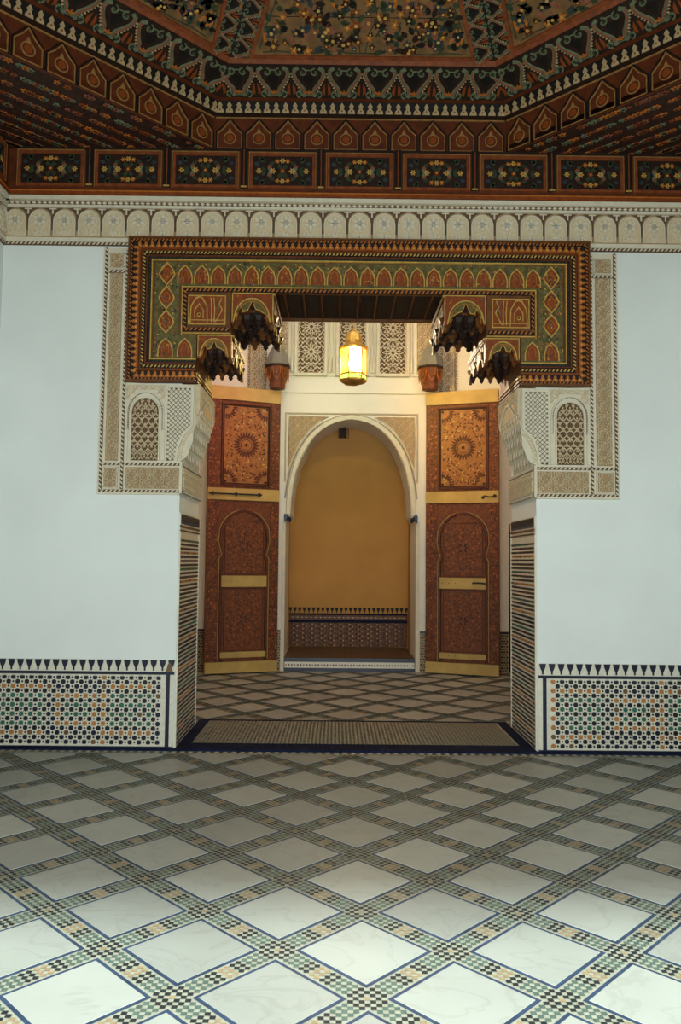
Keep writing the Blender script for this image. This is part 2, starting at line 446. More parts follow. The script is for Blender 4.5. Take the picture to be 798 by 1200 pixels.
def floral_panel():
    R = Rel(); H = .80
    def half(y): return (2.5-(2.5-1.72)*y/.86)*T8-.16
    R.poly([(-half(0), .015), (half(0), .015), (half(H), H), (-half(H), H)], 0, .006, 'paint_panel')
    R.strip([(-half(0), .015), (half(0), .015), (half(H), H), (-half(H), H)], .035, 0, .018, 'paint_rust', True)
    r2 = random.Random(3)
    # scrolling stems on each side, mirrored
    for sg in (-1, 1):
        for (x, y, r, a0, tr, s2, m) in ((.2, .16, .10, -PI/2, 1.0, 1, 'paint_pink'), (.5, .14, .09, PI, 1.0, -1, 'paint_pink'), (.2, .45, .12, 0, 1.1, 1, 'paint_orange'), (.46, .42, .1, PI/2, 1.0, 1, 'paint_pink'), (.7, .16, .08, PI/2, .9, -1, 'paint_orange'), (.32, .66, .1, 0, 1, -1, 'paint_pink')):
            R.strip([(sg*px, py) for px, py in spiral(x, y, r, a0, tr, s2, 12)], .024, .006, .010, m)
        R.strip([(sg*px, py) for px, py in [(.0, .05), (.1, .05), (.2, .07), (.35, .05), (.5, .045), (.65, .06), (.78, .05)]], .009, .006, .010, 'paint_green')
        R.strip([(sg*px, py) for px, py in [(.02, .05), (.04, .2), (.1, .33), (.07, .5), (.12, .7)]], .009, .006, .010, 'paint_green')
        R.strip([(sg*px, py) for px, py in [(.8, .08), (.74, .26), (.66, .42), (.62, .6), (.5, .72)]], .009, .006, .010, 'paint_green')
        for i in range(240):
            x, y = r2.uniform(.03, .85), r2.uniform(.05, .76)
            if x > half(y)-.06: continue
            t = r2.random()
            if t < .45: leaf(R, sg*x, y, PI/2-sg*r2.uniform(-2, 2), r2.uniform(.05, .09), .042, .008, .012, r2.choice(['paint_green', 'paint_green', 'wood_black', 'paint_blue', 'wood_dark']))
            elif t < .8: flower(R, sg*x, y, r2.uniform(.025, .052), .008, .012, r2.choice(['paint_red', 'wood_red', 'paint_pink', 'paint_orange', 'wood_dark', 'paint_blue']), 'paint_ochre', 5, r2.random())
            else:
                for q in range(3): leaf(R, sg*x, y, r2.random()*6, .035, .016, .009, .012, 'paint_green')
    R.strip([(-half(.33), .33), (half(.33), .33)], .006, .006, .008, 'wood_black')
    return R.mesh('flower_panel')
FP = floral_panel()
frame_mesh = Rel()
frame_mesh.strip([(-1.21, .284), (1.21, .284)], .010, 0, .012, 'paint_dull_ochre'); frame_mesh.strip([(-1.22, .004), (1.22, .004)], .008, 0, .010, 'wood_red')
FMB = frame_mesh.mesh('band_moulding')
def tilt(a, b): return math.atan2(-(b[0]-a[0]), b[1]-a[1])
ph_t = tilt(PROF[2], PROF[3]); ph_s = tilt(PROF[4], PROF[5]); ph_f = tilt(PROF[6], PROF[7])
stf = Rel()
for k in range(8):
    a = k*PI/4          # k = 0 is the facet over the portal wall
    f_ = put('coffer_facet', FM, coffer, (0, 0, 0), (0, 0, a))
    seen = k in (0, 1, 7)
    objs = []
    for i in range(10): objs.append(('medallion', MED, (-1.0935+i*.243, 2.949, .0), (0, 0, 0), None))
    for i in range(31): objs.append(('trefoil_tooth', MERL, (-1.17+i*.078, 2.90, .302), (ph_t, 0, 0), None))
    for i in range(8): objs.append(('scroll_pair', SCR, (-1.0+i*.286, 2.84, .402), (ph_s, 0, 0), (.96, 1, .98)))
    for sg in (-1, 1):
        for i in range(5):
            ax_ = math.radians(20.7); du = (-sg*math.sin(ax_), math.cos(ax_)); t0 = .07+i*.163
            c0 = (sg*(2.52*T8-.085)+du[0]*t0, du[1]*t0)          # middle of the strip, in the plane of the panel
            th = math.radians(-(90-20.7) if sg < 0 else -(90+20.7)); v_ = (math.sin(th), math.cos(th))
            ou, ov = c0[0]-v_[0]*.075, c0[1]-v_[1]*.075
            objs.append(('corner_scroll', SCR, (ou, 2.515-ov*math.sin(ph_f), .53+ov*math.cos(ph_f)), (ph_f, th, 0), (.55, 1, .5)))
    objs.append(('flower_panel', FP, (0, 2.52, .53), (ph_f, 0, 0), None))
    objs.append(('band_moulding', FMB, (0, 2.949, 0), (0, 0, 0), None))
    for (n_, me_, loc, rot, sc) in objs:
        if seen or n_ in ('flower_panel', 'band_moulding'):
            o_ = put(n_, me_, f_, loc, rot, sc)
            if n_ == 'corner_scroll': o_.rotation_mode = 'YXZ'
        elif n_ == 'scroll_pair' or n_ == 'medallion': put(n_, me_, f_, loc, rot, sc)

# ------------------------------------------------------------------ painted frieze and stucco cornice, one of each per wall
pan = Rel()     # painted frieze panel 0.58 x 0.33, centred
pan.rect(-.285, -.15, .285, .16, 0, .006, 'wood_dark')
pan.strip([(-.27, -.14), (.27, -.14), (.27, .145), (-.27, .145)], .028, 0, .018, 'paint_rust', True)
pan.strip([(-.288, -.15), (-.288, .163), (.288, .163), (.288, -.15)], .008, 0, .02, 'paint_dull_ochre')
for sx in (-1, 1):
    for sy in (-1, 1):
        for (x, y, a, l, m) in ((.16, .07, .9, .07, 'paint_green'), (.12, .05, 2.6, .06, 'paint_green'), (.04, .05, 1.2, .06, 'wood_black'), (.2, .06, .2, .05, 'paint_blue'), (.09, .0, .8, .06, 'paint_sage'), (.15, .0, .9, .05, 'paint_green'), (.0, .02, .7, .07, 'paint_green'), (.19, .1, 2.8, .04, 'paint_green')):
            leaf(pan, sx*x, sy*y, math.atan2(sy*math.sin(a), sx*math.cos(a)), l, .034, .006, .012, m)
        flower(pan, sx*.045, sy*.085, .024, .008, .014, 'paint_orange', 'paint_ochre', 6)
        flower(pan, sx*.11, sy*.04, .02, .008, .014, 'paint_pink', 'paint_red', 5)
    flower(pan, sx*.085, 0, .029, .01, .016, 'paint_ochre', 'paint_orange', 6)
    flower(pan, sx*.205, 0, .027, .01, .016, 'paint_ochre', 'paint_orange', 6)
flower(pan, 0, 0, .026, .01, .016, 'paint_red', 'paint_ochre', 8)
for sy in (-1, 1): flower(pan, 0, sy*.09, .026, .01, .016, 'paint_ochre', 'paint_orange', 6)
PAN = pan.mesh('frieze_panel')
div = Rel()
div.rect(-.028, -.15, .028, .19, 0, .01, 'wood_black'); div.strip([(0, -.13), (0, .18)], .01, .01, .016, 'paint_red')
div.strip([(-.024, -.14), (.024, -.14)], .012, .01, .02, 'paint_ochre')
DIV = div.mesh('frieze_divider')
sa = Rel()      # stucco arch of the cornice, 0.2034 wide, 0.23 high
A = [(-.088, 0), (-.088, .13)]+arc(0, .13, .088, PI, 0, 10)[1:]+[(.088, 0)]
sa.poly(A, 0, .012, 'stucco'); sa.strip(A, .009, .012, .02, 'stucco_white')
for i in range(6):
    a = PI/6+i*PI/3; P = (0+.045*math.cos(a), .135+.045*math.sin(a))
    leaf(sa, 0, .135, a, .06, .03, .012, .019, 'stucco_white')
sa.strip(circ(0, .135, .066, 14), .007, .012, .019, 'stucco_white', True)
for sg in (-1, 1):
    sa.strip([(p[0]*1.0, p[1]) for p in spiral(sg*.042, .04, .032, PI/2, 1.1, sg, 9)], .008, .012, .02, 'stucco_white')
    leaf(sa, 0, .005, PI/2+sg*.4, .05, .022, .012, .019, 'stucco_white')
SA = sa.mesh('stucco_arch')
def cornice(name, label, half, loc, rz, cnt):
    t = thing(name, label, 'cornice', loc, rz)
    R = Rel(); h = half
    R.rect(-h, -.098, h, .30, 0, .018, 'stucco_ground')
    put('cornice_board', R, t)
    R = Rel()
    R.rect(-h, .275, h, .315, .018, .05, 'stucco_white'); R.rect(-h, .215, h, .238, .018, .035, 'stucco_white'); R.rect(-h, -.075, h, -.04, .018, .032, 'stucco_white')
    put('cornice_fillet', R, t)
    R = Rel(); R.strip([(-h, .256), (h, .256)], .036, .0, .02, 'stucco_dark')
    n = int(2*h/.045)
    for i in range(n):
        x = -h+(i+.5)*2*h/n
        R.poly([(x-.018, .256), (x, .268), (x+.018, .256), (x, .244)], .02, .028, 'stucco_white')
    put('chain_border', R, t, kind='stuff')
    R = Rel(); R.rope([(-h, -.087), (h, -.087)], .024, .024, 'stucco_dark', 'stucco_white', step=.035)
    put('rope_border', R, t)
    sp_ = 2*h/cnt
    D = Rel()
    for i in range(cnt+1):
        x = -h+i*sp_
        D.poly([(x-.085, .212), (x-.04, .19), (x-.012, .15), (x-.008, .02), (x+.008, .02), (x+.012, .15), (x+.04, .19), (x+.085, .212)], .018, .020, 'stucco_dark')
        D.poly([(x-.03, .2), (x-.006, .2), (x-.006, .16), (x+.006, .16), (x+.006, .2), (x+.03, .2), (x+.03, .208), (x-.03, .208)], .02, .026, 'stucco_white')
    put('arch_spandrels', D, t)
    for i in range(cnt): put('stucco_arch', SA, t, (-h+(i+.5)*sp_, -.018, -.03))
    return t
cornice('stucco_cornice', 'pale carved stucco cornice of small round arches above the portal', 2.95, (0, -.001, 4.19), 0, 29)
cornice('stucco_cornice', 'stucco cornice on the left side wall, turning at the room corner', 2.95, (-2.949, -2.95, 4.19), PI/2, 29)
cornice('stucco_cornice', 'stucco cornice on the right side wall, outside the picture edge', 2.95, (2.949, -2.95, 4.19), -PI/2, 29)
def frieze(label, loc, rz):
    t = thing('painted_frieze', label, 'frieze', loc, rz)
    R = Rel(); R.rect(-2.95, -.25, 2.95, .19, 0, .03, 'wood_red'); R.rect(-2.95, .165, 2.95, .185, .03, .04, 'wood_dark')
    R.rect(-2.95, -.235, 2.95, -.20, .03, .05, 'paint_red'); R.rect(-2.95, -.20, 2.95, -.19, .03, .054, 'paint_orange')
    put('frieze_board', R, t)
    for i in range(9): put('frieze_panel', PAN, t, ((i-4.5)*.64+.32-.0, -.03, -.005), (0, 0, 0), (.955, 1, .97))
    for i in range(8): put('frieze_divider', DIV, t, ((i-3.5)*.64, -.03, .0))
    return t
frieze('painted wooden frieze of flower panels between stucco cornice and coffer', (-.005, -.001, 4.735), 0)
frieze('painted wooden frieze along the left side wall, at the left picture edge', (-2.949, -2.95, 4.735), PI/2)
frieze('painted wooden frieze along the right side wall, at the right picture edge', (2.949, -2.95, 4.735), -PI/2)

# ------------------------------------------------------------------ zellij dado
merlon = Rel()
merlon.poly([(-.027, .088), (.027, .088), (.022, .06), (.013, .038), (.007, .028), (.006, .004), (-.006, .004), (-.007, .028), (-.013, .038), (-.022, .06)], 0, .006, 'tile_navy')
MERLON = merlon.mesh('merlon_tile')
MERLON_DARK = MERLON.copy(); MERLON_DARK.materials[0] = MATS['wood_black']
def dado(label, x0, x1, loc, rz, corner=0, name='tiled_dado', n_rows=7):
    t = thing(name, label, 'tiled dado', loc, rz)
    R = Rel(); R.rect(x0, .0, x1, .70, 0, .012, 'tile_white')
    put('tile_ground', R, t)
    R = Rel(); R.rect(x0, .583, x1, .606, .012, .02, 'tile_navy'); R.rect(x0, .0, x1, .018, .012, .022, 'tile_navy')
    if corner: 
        e_ = x1 if corner > 0 else x0
        a, b = sorted((e_-corner*.065, e_-corner*.035)); R.rect(a, .0, b, .583, .012, .018, 'tile_navy')
    put('navy_border', R, t)
    R = Rel(); q = .0725
    ex = .075 if corner else .0
    a0 = x0+(ex if corner < 0 else 0)+.02; a1 = x1-(ex if corner > 0 else 0)-.02
    R.strip([(a0-.01, .03), (a1+.01, .03), (a1+.01, .572), (a0-.01, .572)], .006, .012, .017, 'tile_white', True)
    nx = int((a1-a0)/q)
    off = (a1-a0-nx*q)/2
    dots = []
    for j in range(2*n_rows+1):
        for i in range(nx+1):
            x = a0+off+i*q+(q/2 if j % 2 else 0); z = .048+j*.5*(.56-.048)/n_rows*.995
            if x > a1-.012 or x < a0+.012 or z > .562: continue
            if j % 2: m = 'tile_black' if rnd.random() < .8 else 'tile_navy'
            else:
                u = abs((i % 6)-3); v = abs(j//2-3.5)
                ring = max(u, v)
                m = 'tile_ochre' if (i % 12 == 0 or (1.2 < ring < 2.2 and (i//6) % 2)) else ('tile_green' if ring < 1.2 or (ring < 2.2 and not (i//6) % 2) else ('tile_navy' if (i//6) % 2 else ('tile_ochre' if 2.2 < ring < 3.1 else 'tile_black')))
                if rnd.random() < .08: m = 'tile_brick'
            # eight-pointed star tile
            P = [(x+(.0205 if k % 2 else .0165)*math.cos(PI/8*k), z+(.0205 if k % 2 else .0165)*math.sin(PI/8*k)) for k in range(16)]
            P = circ(x, z, .0196, 8, PI/8)
            R.poly(P, .012, .016, m)
            for dx, dz in ((q/2, 0), ):
                if x+dx < a1-.01: R.poly(circ(x+dx, z, .0098, 4), .012, .016, 'tile_black')
    put('star_tiles', R, t, kind='stuff')
    R = Rel()
    for j in range(2*n_rows):     # joints between the white octagons
        z = .048+(j+.5)*.5*(.56-.048)/n_rows
        for i in range(2*nx+1):
            x = a0+off+(i+.5)*q/2
            if a0+.01 < x < a1-.01: R.poly(circ(x, z, .0035, 4), .012, .0145, 'stucco_dark')
    put('joint_tiles', R, t, kind='stuff')
    n = int((x1-x0-.02)/.069)
    for i in range(n):
        put('merlon_tile', MERLON, t, (x0+.035+i*(x1-x0-.06)/(n-1) if n > 1 else x0, -.012, .61))
    return t
dL = dado('star-patterned tile dado left of the portal, with navy merlon tiles on top', -2.93, JL-.005, (0, -.001, 0), 0, 1)
br = Rel(); br.poly([(-.03, 0), (.03, 0), (.02, .03), (.012, .06), (0, .075), (-.012, .06), (-.02, .03)], .012, .02, 'tile_brick')
put('brick_red_tile', br, dL, (JL-.045, -.006, .605), label='brick-red corner tile')
dR = dado('star-patterned tile dado right of the portal, with navy merlon tiles on top', JR+.005, 2.93, (0, -.001, 0), 0, -1)
dado('tiled dado along the left side wall, outside the picture', -2.9, 2.9, (-2.949, -2.95, 0), PI/2)
dado('tiled dado along the right side wall, outside the picture', -2.9, 2.9, (2.949, -2.95, 0), -PI/2)
# reveals of the jambs, tiled to 1.88 m
def reveal(label, x, rz):
    t = thing('reveal_tiling', label, 'tiled panel', (x+(.001 if x < 0 else -.001), TW/2, 0), rz)
    R = Rel(); R.rect(-TW/2, 0, TW/2, 1.885, 0, .008, 'tile_white'); put('tile_ground', R, t)
    R = Rel(); R.rect(-TW/2, 1.765, TW/2, 1.785, .008, .014, 'tile_brick'); R.rect(-TW/2, 1.735, TW/2, 1.748, .008, .014, 'tile_navy')
    for e_ in (-1, 1): R.rect(e_*TW/2-(.02 if e_ > 0 else 0), 0, e_*TW/2+(.02 if e_ < 0 else 0), 1.885, .008, .014, 'tile_white')
    put('border_strip', R, t)
    R = Rel()
    for i in range(26):
        x_ = -TW/2+.03+i*(TW-.06)/25
        R.poly([(x_-.011, 1.875), (x_+.011, 1.875), (x_+.007, 1.83), (x_+.003, 1.795), (x_-.003, 1.795), (x_-.007, 1.83)], .008, .013, 'tile_black')
    put('merlon_tiles', R, t, kind='stuff')
    R = Rel(); p = .034
    for j in range(int(1.70/p*1.0)):
        for i in range(25):
            x_ = -TW/2+.04+i*p+(p/2 if j % 2 else 0); z = .03+j*p
            if x_ > TW/2-.03: continue
            m = ['tile_black', 'tile_black', 'tile_navy', 'tile_ochre', 'tile_black', 'tile_black', 'tile_green'][j % 7]
            if rnd.random() < .3: m = rnd.choice(['tile_brick', 'tile_black', 'tile_navy'])
            R.poly(circ(x_, z, .0108, 6), .008, .012, m)
    put('mosaic_tiles', R, t, kind='stuff')
reveal('fine mosaic tiling on the left jamb of the portal', JL, PI/2)
reveal('fine mosaic tiling on the right jamb of the portal', JR, -PI/2)

# ------------------------------------------------------------------ stucco work at each jamb
def stucco_jamb(sg, label):
    xo = 2.10 if sg < 0 else 2.125; xj = 1.445 if sg < 0 else 1.46
    t = thing('stucco_surround', label, 'stucco panel', (0, 0, 0))
    def S(x): return sg*x
    def rc(R, xa, za, xb, zb, h0, h1, m):
        a, b = sorted((S(xa), S(xb))); R.rect(a, za, b, zb, h0, h1, m)
    # base board of the L: outer column and foot band, with scalloped cut toward the opening
    R = Rel()
    cut = [(1.33, 2.93), (1.33, 2.63)]+[(1.33+.105*(1-math.cos(k*PI/2/6))*1.0+(.008 if k % 2 else 0), 2.62-.31*math.sin(k*PI/2/6)) for k in range(0, 7)]+[(xj, 2.3), (xj, 2.04)]
    P = [(xo, 2.04), (xo, 4.07), (1.905, 4.07), (1.905, 2.945)]+[(x, z) for x, z in cut]
    R.poly([(S(x), z) for x, z in P], 0, .016, 'stucco_white')
    put('stucco_ground_board', R, t)
    R = Rel()
    rc(R, xo-.035, 3.89, 1.935, 4.03, .016, .018, 'stucco_ground'); rc(R, xo-.045, 2.30, 1.95, 3.86, .016, .018, 'stucco_ground')
    rc(R, xo-.035, 2.075, 1.945, 2.25, .016, .018, 'stucco_ground'); rc(R, 1.885, 2.075, xj+.005, 2.25, .016, .018, 'stucco_ground')
    put('carving_ground', R, t)
    R = Rel()
    a, b = sorted((S(xo-.05), S(1.95)))
    arabesque(R, a, 2.31, b, 3.85, .018, .034, 'stucco', .058)
    put('carved_column_panel', R, t)
    for (xa, xb, za, zb, n_) in ((xo-.04, 1.94, 3.895, 4.025, 'carved_top_square'), (xo-.04, 1.95, 2.08, 2.245, 'carved_corner_square'), (1.88, xj+.01, 2.08, 2.245, 'carved_foot_panel')):
        R = Rel(); a, b = sorted((S(xa), S(xb)))
        arabesque(R, a, za, b, zb, .018, .034, 'stucco', .055)
        if n_ != 'carved_foot_panel': R.strip([(a, za), (b, za), (b, zb), (a, zb)], .01, .018, .034, 'stucco_white', True)
        put(n_, R, t)
    R = Rel()
    for path in ([(xo-.012, 4.07), (xo-.012, 2.055), (xj+.004, 2.055)], [(1.915, 4.05), (1.915, 2.07)], [(xo-.02, 2.275), (xj+.004, 2.275)], [(xo-.02, 3.873), (1.93, 3.873)]):
        Q = [(S(x), z) for x, z in path]
        R.rope(Q, .024, .024, 'stucco_dark', 'stucco_white', step=.035)
    put('rope_border', R, t)
    R = Rel()      # white edge
    for path in ([(xo+.004, 4.07), (xo+.004, 2.036), (xj, 2.036)],): R.strip([(S(x), z) for x, z in path], .02, 0, .022, 'stucco_white')
    put('stucco_edge', R, t)
    # blind arched window
    cx = S(1.735); ax = .115; z0 = 2.305; zs = 2.70
    A = [(cx-ax, z0), (cx-ax, zs)]+[(cx+(ax)*math.cos(a), zs+.125*math.sin(a)) for a in [PI-PI*k/12 for k in range(1, 12)]]+[(cx+ax, zs), (cx+ax, z0)]
    R = Rel(); R.poly(A, .016, .0175, 'stucco_dark')
    def inside(x, z, mg): return abs(x-cx) < ax-mg*.5 and (z < zs or ((x-cx)/ax)**2+((z-zs)/.125)**2 < .75)
    # interlaced ogee lattice
    n = 4; stp = 2*ax/n
    for k in range(n+1):
        for q in (1, -1):
            seg = []
            for i in range(49):
                z = z0+.01+i*.0105; x = cx-ax+k*stp+q*stp*.5*math.sin((z-z0)/stp*PI*.8)
                if inside(x, z, .004): seg.append((x, z))
                else:
                    if len(seg) > 1: R.strip(seg, .009, .0175, .028, 'stucco')
                    seg = []
            if len(seg) > 1: R.strip(seg, .009, .0175, .028, 'stucco')
    for j in range(12):
        for k in range(5):
            x = cx-ax+(k+.5*(j % 2))*stp; z = z0+.03+j*.042
            if inside(x, z, .02):
                flower(R, x, z, .012, .0175, .026, 'stucco', 'stucco_ground', 4, PI/4)
                leaf(R, x, z+.01, PI/2, .02, .012, .0175, .024, 'stucco')
    R.strip(A, .012, .016, .03, 'stucco_white')
    A2 = [(cx-ax-.035, 2.56), (cx-ax-.035, zs)]+[(cx+(ax+.035)*math.cos(a), zs+.17*math.sin(a)) for a in [PI-PI*k/14 for k in range(1, 14)]]+[(cx+ax+.035, zs), (cx+ax+.035, 2.56)]
    R.strip(A2, .012, .016, .03, 'stucco_white')
    A3 = [(cx+(x-cx)*.93, z-.005) for x, z in A2]; R.rope(A3, .010, .022, 'stucco_dark', 'stucco_white', step=.014)
    put('blind_arch', R, t)
    R = Rel()
    def sp_in(x, z, mg): return ((x-cx)/(ax+.045))**2+((z-zs)/.185)**2 > 1.1
    a, b = cx-.16, cx+.16
    R.rect(a, 2.72, b, 2.92, .016, .0165, 'stucco_ground') if False else None
    arabesque(R, a, 2.74, b, 2.925, .016, .024, 'stucco', .035, inside=sp_in)
    put('arch_spandrels', R, t)
    R = Rel()      # pilaster feet beside the blind arch
    for d in (-1, 1): R.rect(cx+d*(ax+.035)-.012, 2.305, cx+d*(ax+.035)+.012, 2.56, .016, .026, 'stucco_white', .003)
    put('arch_pilaster', R, t)
    # diagonal lattice panel
    xa, xb = sorted((S(1.555), S(1.375)))
    R = Rel()
    def okl(x, z):
        X = abs(x)
        if X > 1.55 or z < 2.31 or z > 2.90: return False
        if X < 1.37: return False
        return not (X < 1.49 and z < 2.60 and ((X-1.31)/.175)**2+((z-2.31)/.29)**2 < .86)
    bd = [(1.37, 2.905), (1.37, 2.60)]+[(1.31+.175*math.sin(k*PI/2/6)+0, 2.31+.29*math.cos(k*PI/2/6)) for k in range(2, 7)]+[(1.555, 2.305), (1.555, 2.905)]
    R.poly([(S(x), z) for x, z in bd], .016, .017, 'stucco_dark')
    p = .0375
    for j in range(34):
        for i in range(12):
            x = S(1.375+i*p+(p/2 if j % 2 else 0)*1.0); z = 2.31+.012+j*p/2*.98
            if okl(x, z): R.poly(circ(x, z, p*.40, 4), .017, .026, 'stucco_white')
    put('lattice_panel', R, t)
    R = Rel()      # edging of the scalloped cut
    prev = [(1.352, 2.93), (1.352, 2.60)]+[(1.31+.168*math.sin(k*PI/2/9), 2.305+.283*math.cos(k*PI/2/9)) for k in range(2, 10)]
    R.strip([(S(x), z) for x, z in prev], .024, .016, .03, 'stucco_white')
    for k in range(8):
        a_ = (k+.5)*PI/16; x = 1.31+.135*math.cos(a_*.8)-.01; z = 2.31+.25*math.sin(a_*.8)
        R.strip([(S(px), pz) for px, pz in circ(x+.01, z+.01, .014, 7)], .006, .016, .024, 'stucco', True)
    put('scalloped_edge', R, t)
    # side of the jamb: foot band on the reveal, and tiers of little niches growing out above it
    R = Rel()
    x0 = sg*xj; inn = -sg
    xa, xb = sorted((x0, x0+inn*.018)); R.box(xa, xb, -.016, TW, 2.04, 2.30, 'stucco_white')
    put('reveal_band_board', R, t)
    R = Rel()
    arabesque(R, -TW/2+.02, 2.08, TW/2-.02, 2.245, .018, .032, 'stucco', .055)
    R.rope([(-TW/2, 2.055), (TW/2, 2.055)], .022, .026, 'stucco_dark', 'stucco_white', step=.035)
    R.rope([(-TW/2, 2.275), (TW/2, 2.275)], .022, .026, 'stucco_dark', 'stucco_white', step=.035)
    put('reveal_band', R, t, (x0, TW/2, 0), (0, 0, PI/2 if sg < 0 else -PI/2))
    R = Rel()      # solid of the corbel above the niches
    xa, xb = sorted((x0, x0+inn*.15)); R.box(xa, xb, .0, TW*.83, 2.72, 2.94, 'stucco')
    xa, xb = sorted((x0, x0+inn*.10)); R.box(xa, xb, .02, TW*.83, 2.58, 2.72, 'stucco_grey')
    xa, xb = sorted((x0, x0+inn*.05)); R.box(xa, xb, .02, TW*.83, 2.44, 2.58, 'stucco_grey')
    put('corbel_block', R, t)
    for tier in range(5):
        nproj = .03+.028*tier; z = 2.31+.09*tier; n = 7; dep = TW*.83; st = dep/n
        R = Rel()
        for i in range(n+(tier % 2)):
            c_ = (i+.5-(.5 if tier % 2 else 0))*st
            a0_, a1_ = max(0, c_-st/2), min(dep, c_+st/2)
            if a1_-a0_ < .03: continue
            mid = (a0_+a1_)/2; w2 = (a1_-a0_)/2
            prof = [(a0_, z+.13), (a0_, z+.065), (mid-w2*.75, z+.03), (mid-w2*.25, z+.012), (mid, z-.02), (mid+w2*.25, z+.012), (mid+w2*.75, z+.03), (a1_, z+.065), (a1_, z+.13)]
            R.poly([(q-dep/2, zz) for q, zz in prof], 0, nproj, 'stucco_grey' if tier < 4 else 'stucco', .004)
            P2 = [(mid-w2*.6, z+.12), (mid-w2*.6, z+.08), (mid, z+.03), (mid+w2*.6, z+.08), (mid+w2*.6, z+.12)]
            R.strip([(q-dep/2, zz) for q, zz in P2], .008, nproj, nproj+.008, 'stucco_white')
        put('niche_tier', R, t, (x0, dep/2, 0), (0, 0, PI/2 if sg < 0 else -PI/2))
    R = Rel()
    A = [(-.3, 2.72)]+[(-.3+.3*k/5, 2.72+.14*math.sin(k/5*PI/2)) for k in range(1, 6)]+[(.3*k/5, 2.72+.14*math.cos(k/5*PI/2)) for k in range(1, 5)]+[(.3, 2.72)]
    R.strip(A, .02, .15, .163, 'stucco_white')
    arabesque(R, -.36, 2.74, .36, 2.93, .15, .158, 'stucco', .05, inside=lambda x, z, q: z > 2.75+.12*math.cos(x/.36*PI/2))
    put('corbel_arch', R, t, (x0, TW*.83/2, 0), (0, 0, PI/2 if sg < 0 else -PI/2))
    return t
stucco_jamb(-1, 'carved cream stucco with blind arch and lattice on the left jamb')
stucco_jamb(1, 'carved cream stucco with blind arch and lattice on the right jamb')

# ------------------------------------------------------------------ wooden portal surround
portal = thing('portal_surround', 'carved and painted wooden surround across the top of the portal', 'portal frame', (0, -.001, 0))
BY = .045
def mirror(P): return P+[(-x, z) for x, z in P[::-1]]
prt = Rel()
O = mirror([(-1.325, 2.945), (-1.9, 2.945), (-1.9, 4.155)])
I = mirror([(-1.325, 3.34), (-1.04, 3.34), (-1.04, 3.70), (-.70, 3.73)])
prt.poly([(-1.325, 2.945), (-1.9, 2.945), (-1.9, 4.155), (1.9, 4.155), (1.9, 2.945), (1.325, 2.945), (1.325, 3.35), (1.05, 3.35), (1.05, 3.695), (.70, 3.735), (-.70, 3.735), (-1.05, 3.695), (-1.05, 3.35), (-1.325, 3.35)], 0, BY, 'wood_brown')
put('surround_board', prt, portal)
def bandpath(xo, zb, zt, xi): return [(-xi, zb), (-xo, zb), (-xo, zt), (xo, zt), (xo, zb), (xi, zb)]
mold = Rel()
for (xo, zb, zt, w_, h_, m) in ((1.89, 2.956, 4.144, .02, .03, 'wood_brown'), (1.80, 3.045, 4.055, .014, .022, 'paint_red'), (1.735, 3.10, 3.992, .016, .022, 'wood_red'), (1.70, 3.135, 3.962, .012, .018, 'paint_ochre')):
    mold.strip(bandpath(xo, zb, zt, 1.325), w_, BY, BY+h_, m)
mold.strip([(-1.45, 3.335), (-1.45, 3.738), (1.45, 3.738), (1.45, 3.335)], .01, BY, BY+.016, 'paint_ochre')
mold.strip([(-1.05, 3.352), (-1.45, 3.352)], .01, BY, BY+.016, 'paint_ochre'); mold.strip([(1.05, 3.352), (1.45, 3.352)], .01, BY, BY+.016, 'paint_ochre')
put('mouldings', mold, portal)
ropes = Rel()
def rp(path, w_, a_, b_, st=None):
    R2 = Rel(); R2.rope(path, w_, .012, a_, b_, step=st)
    k = len(ropes.v)
    ropes.v += [(x, y-BY, z) for x, y, z in R2.v]
    for f_, m_ in zip(R2.f, R2.m): ropes.f.append(tuple(k+i for i in f_)); ropes.m.append(ropes.mi(R2.names[m_]))
rp(bandpath(1.872, 2.972, 4.127, 1.325), .022, 'wood_black', 'paint_orange', .03)
rp(bandpath(1.765, 3.075, 4.022, 1.325), .026, 'wood_black', 'paint_ochre', .03)
rp(bandpath(1.718, 3.118, 3.978, 1.325), .018, 'wood_black', 'paint_green', .03)
rp([(-1.06, 3.385), (-1.425, 3.385), (-1.425, 3.713), (1.425, 3.713), (1.425, 3.385), (1.06, 3.385)], .03, 'wood_black', 'paint_orange', .035)
put('rope_borders', ropes, portal, kind='stuff')
# trefoil chain band between the ropes
tf = Rel()
tf.strip(bandpath(1.835, 3.01, 4.09, 1.325), .056, BY, BY+.004, 'wood_dark', False, 0)
def trefoil(R, x, z, a):
    P = [(-.024, -.026), (.024, -.026), (.02, -.008), (.009, .0), (.012, .012), (0, .028), (-.012, .012), (-.009, 0), (-.02, -.008)]
    c_, s_2 = math.cos(a), math.sin(a)
    R.poly([(x+u*c_-v*s_2, z+u*s_2+v*c_) for u, v in P], BY+.004, BY+.014, 'paint_orange'); 
    R.poly([(x+u*c_-v*s_2, z+u*s_2+v*c_) for u, v in circ(0, -.012, .008, 5)], BY+.014, BY+.016, 'paint_ochre')
pts = bandpath(1.835, 3.01, 4.09, 1.325)
for a, b in zip(pts, pts[1:]):
    l = math.hypot(b[0]-a[0], b[1]-a[1]); n = round(l/.0525); ang = math.atan2(b[1]-a[1], b[0]-a[0])
    for i in range(n):
        t_ = (i+.5)/n; trefoil(tf, a[0]+(b[0]-a[0])*t_, a[1]+(b[1]-a[1])*t_, 0 if abs(math.sin(ang)) < .5 else (PI/2 if a[0] < 0 else -PI/2)*1)
put('trefoil_band', tf, portal, kind='stuff')
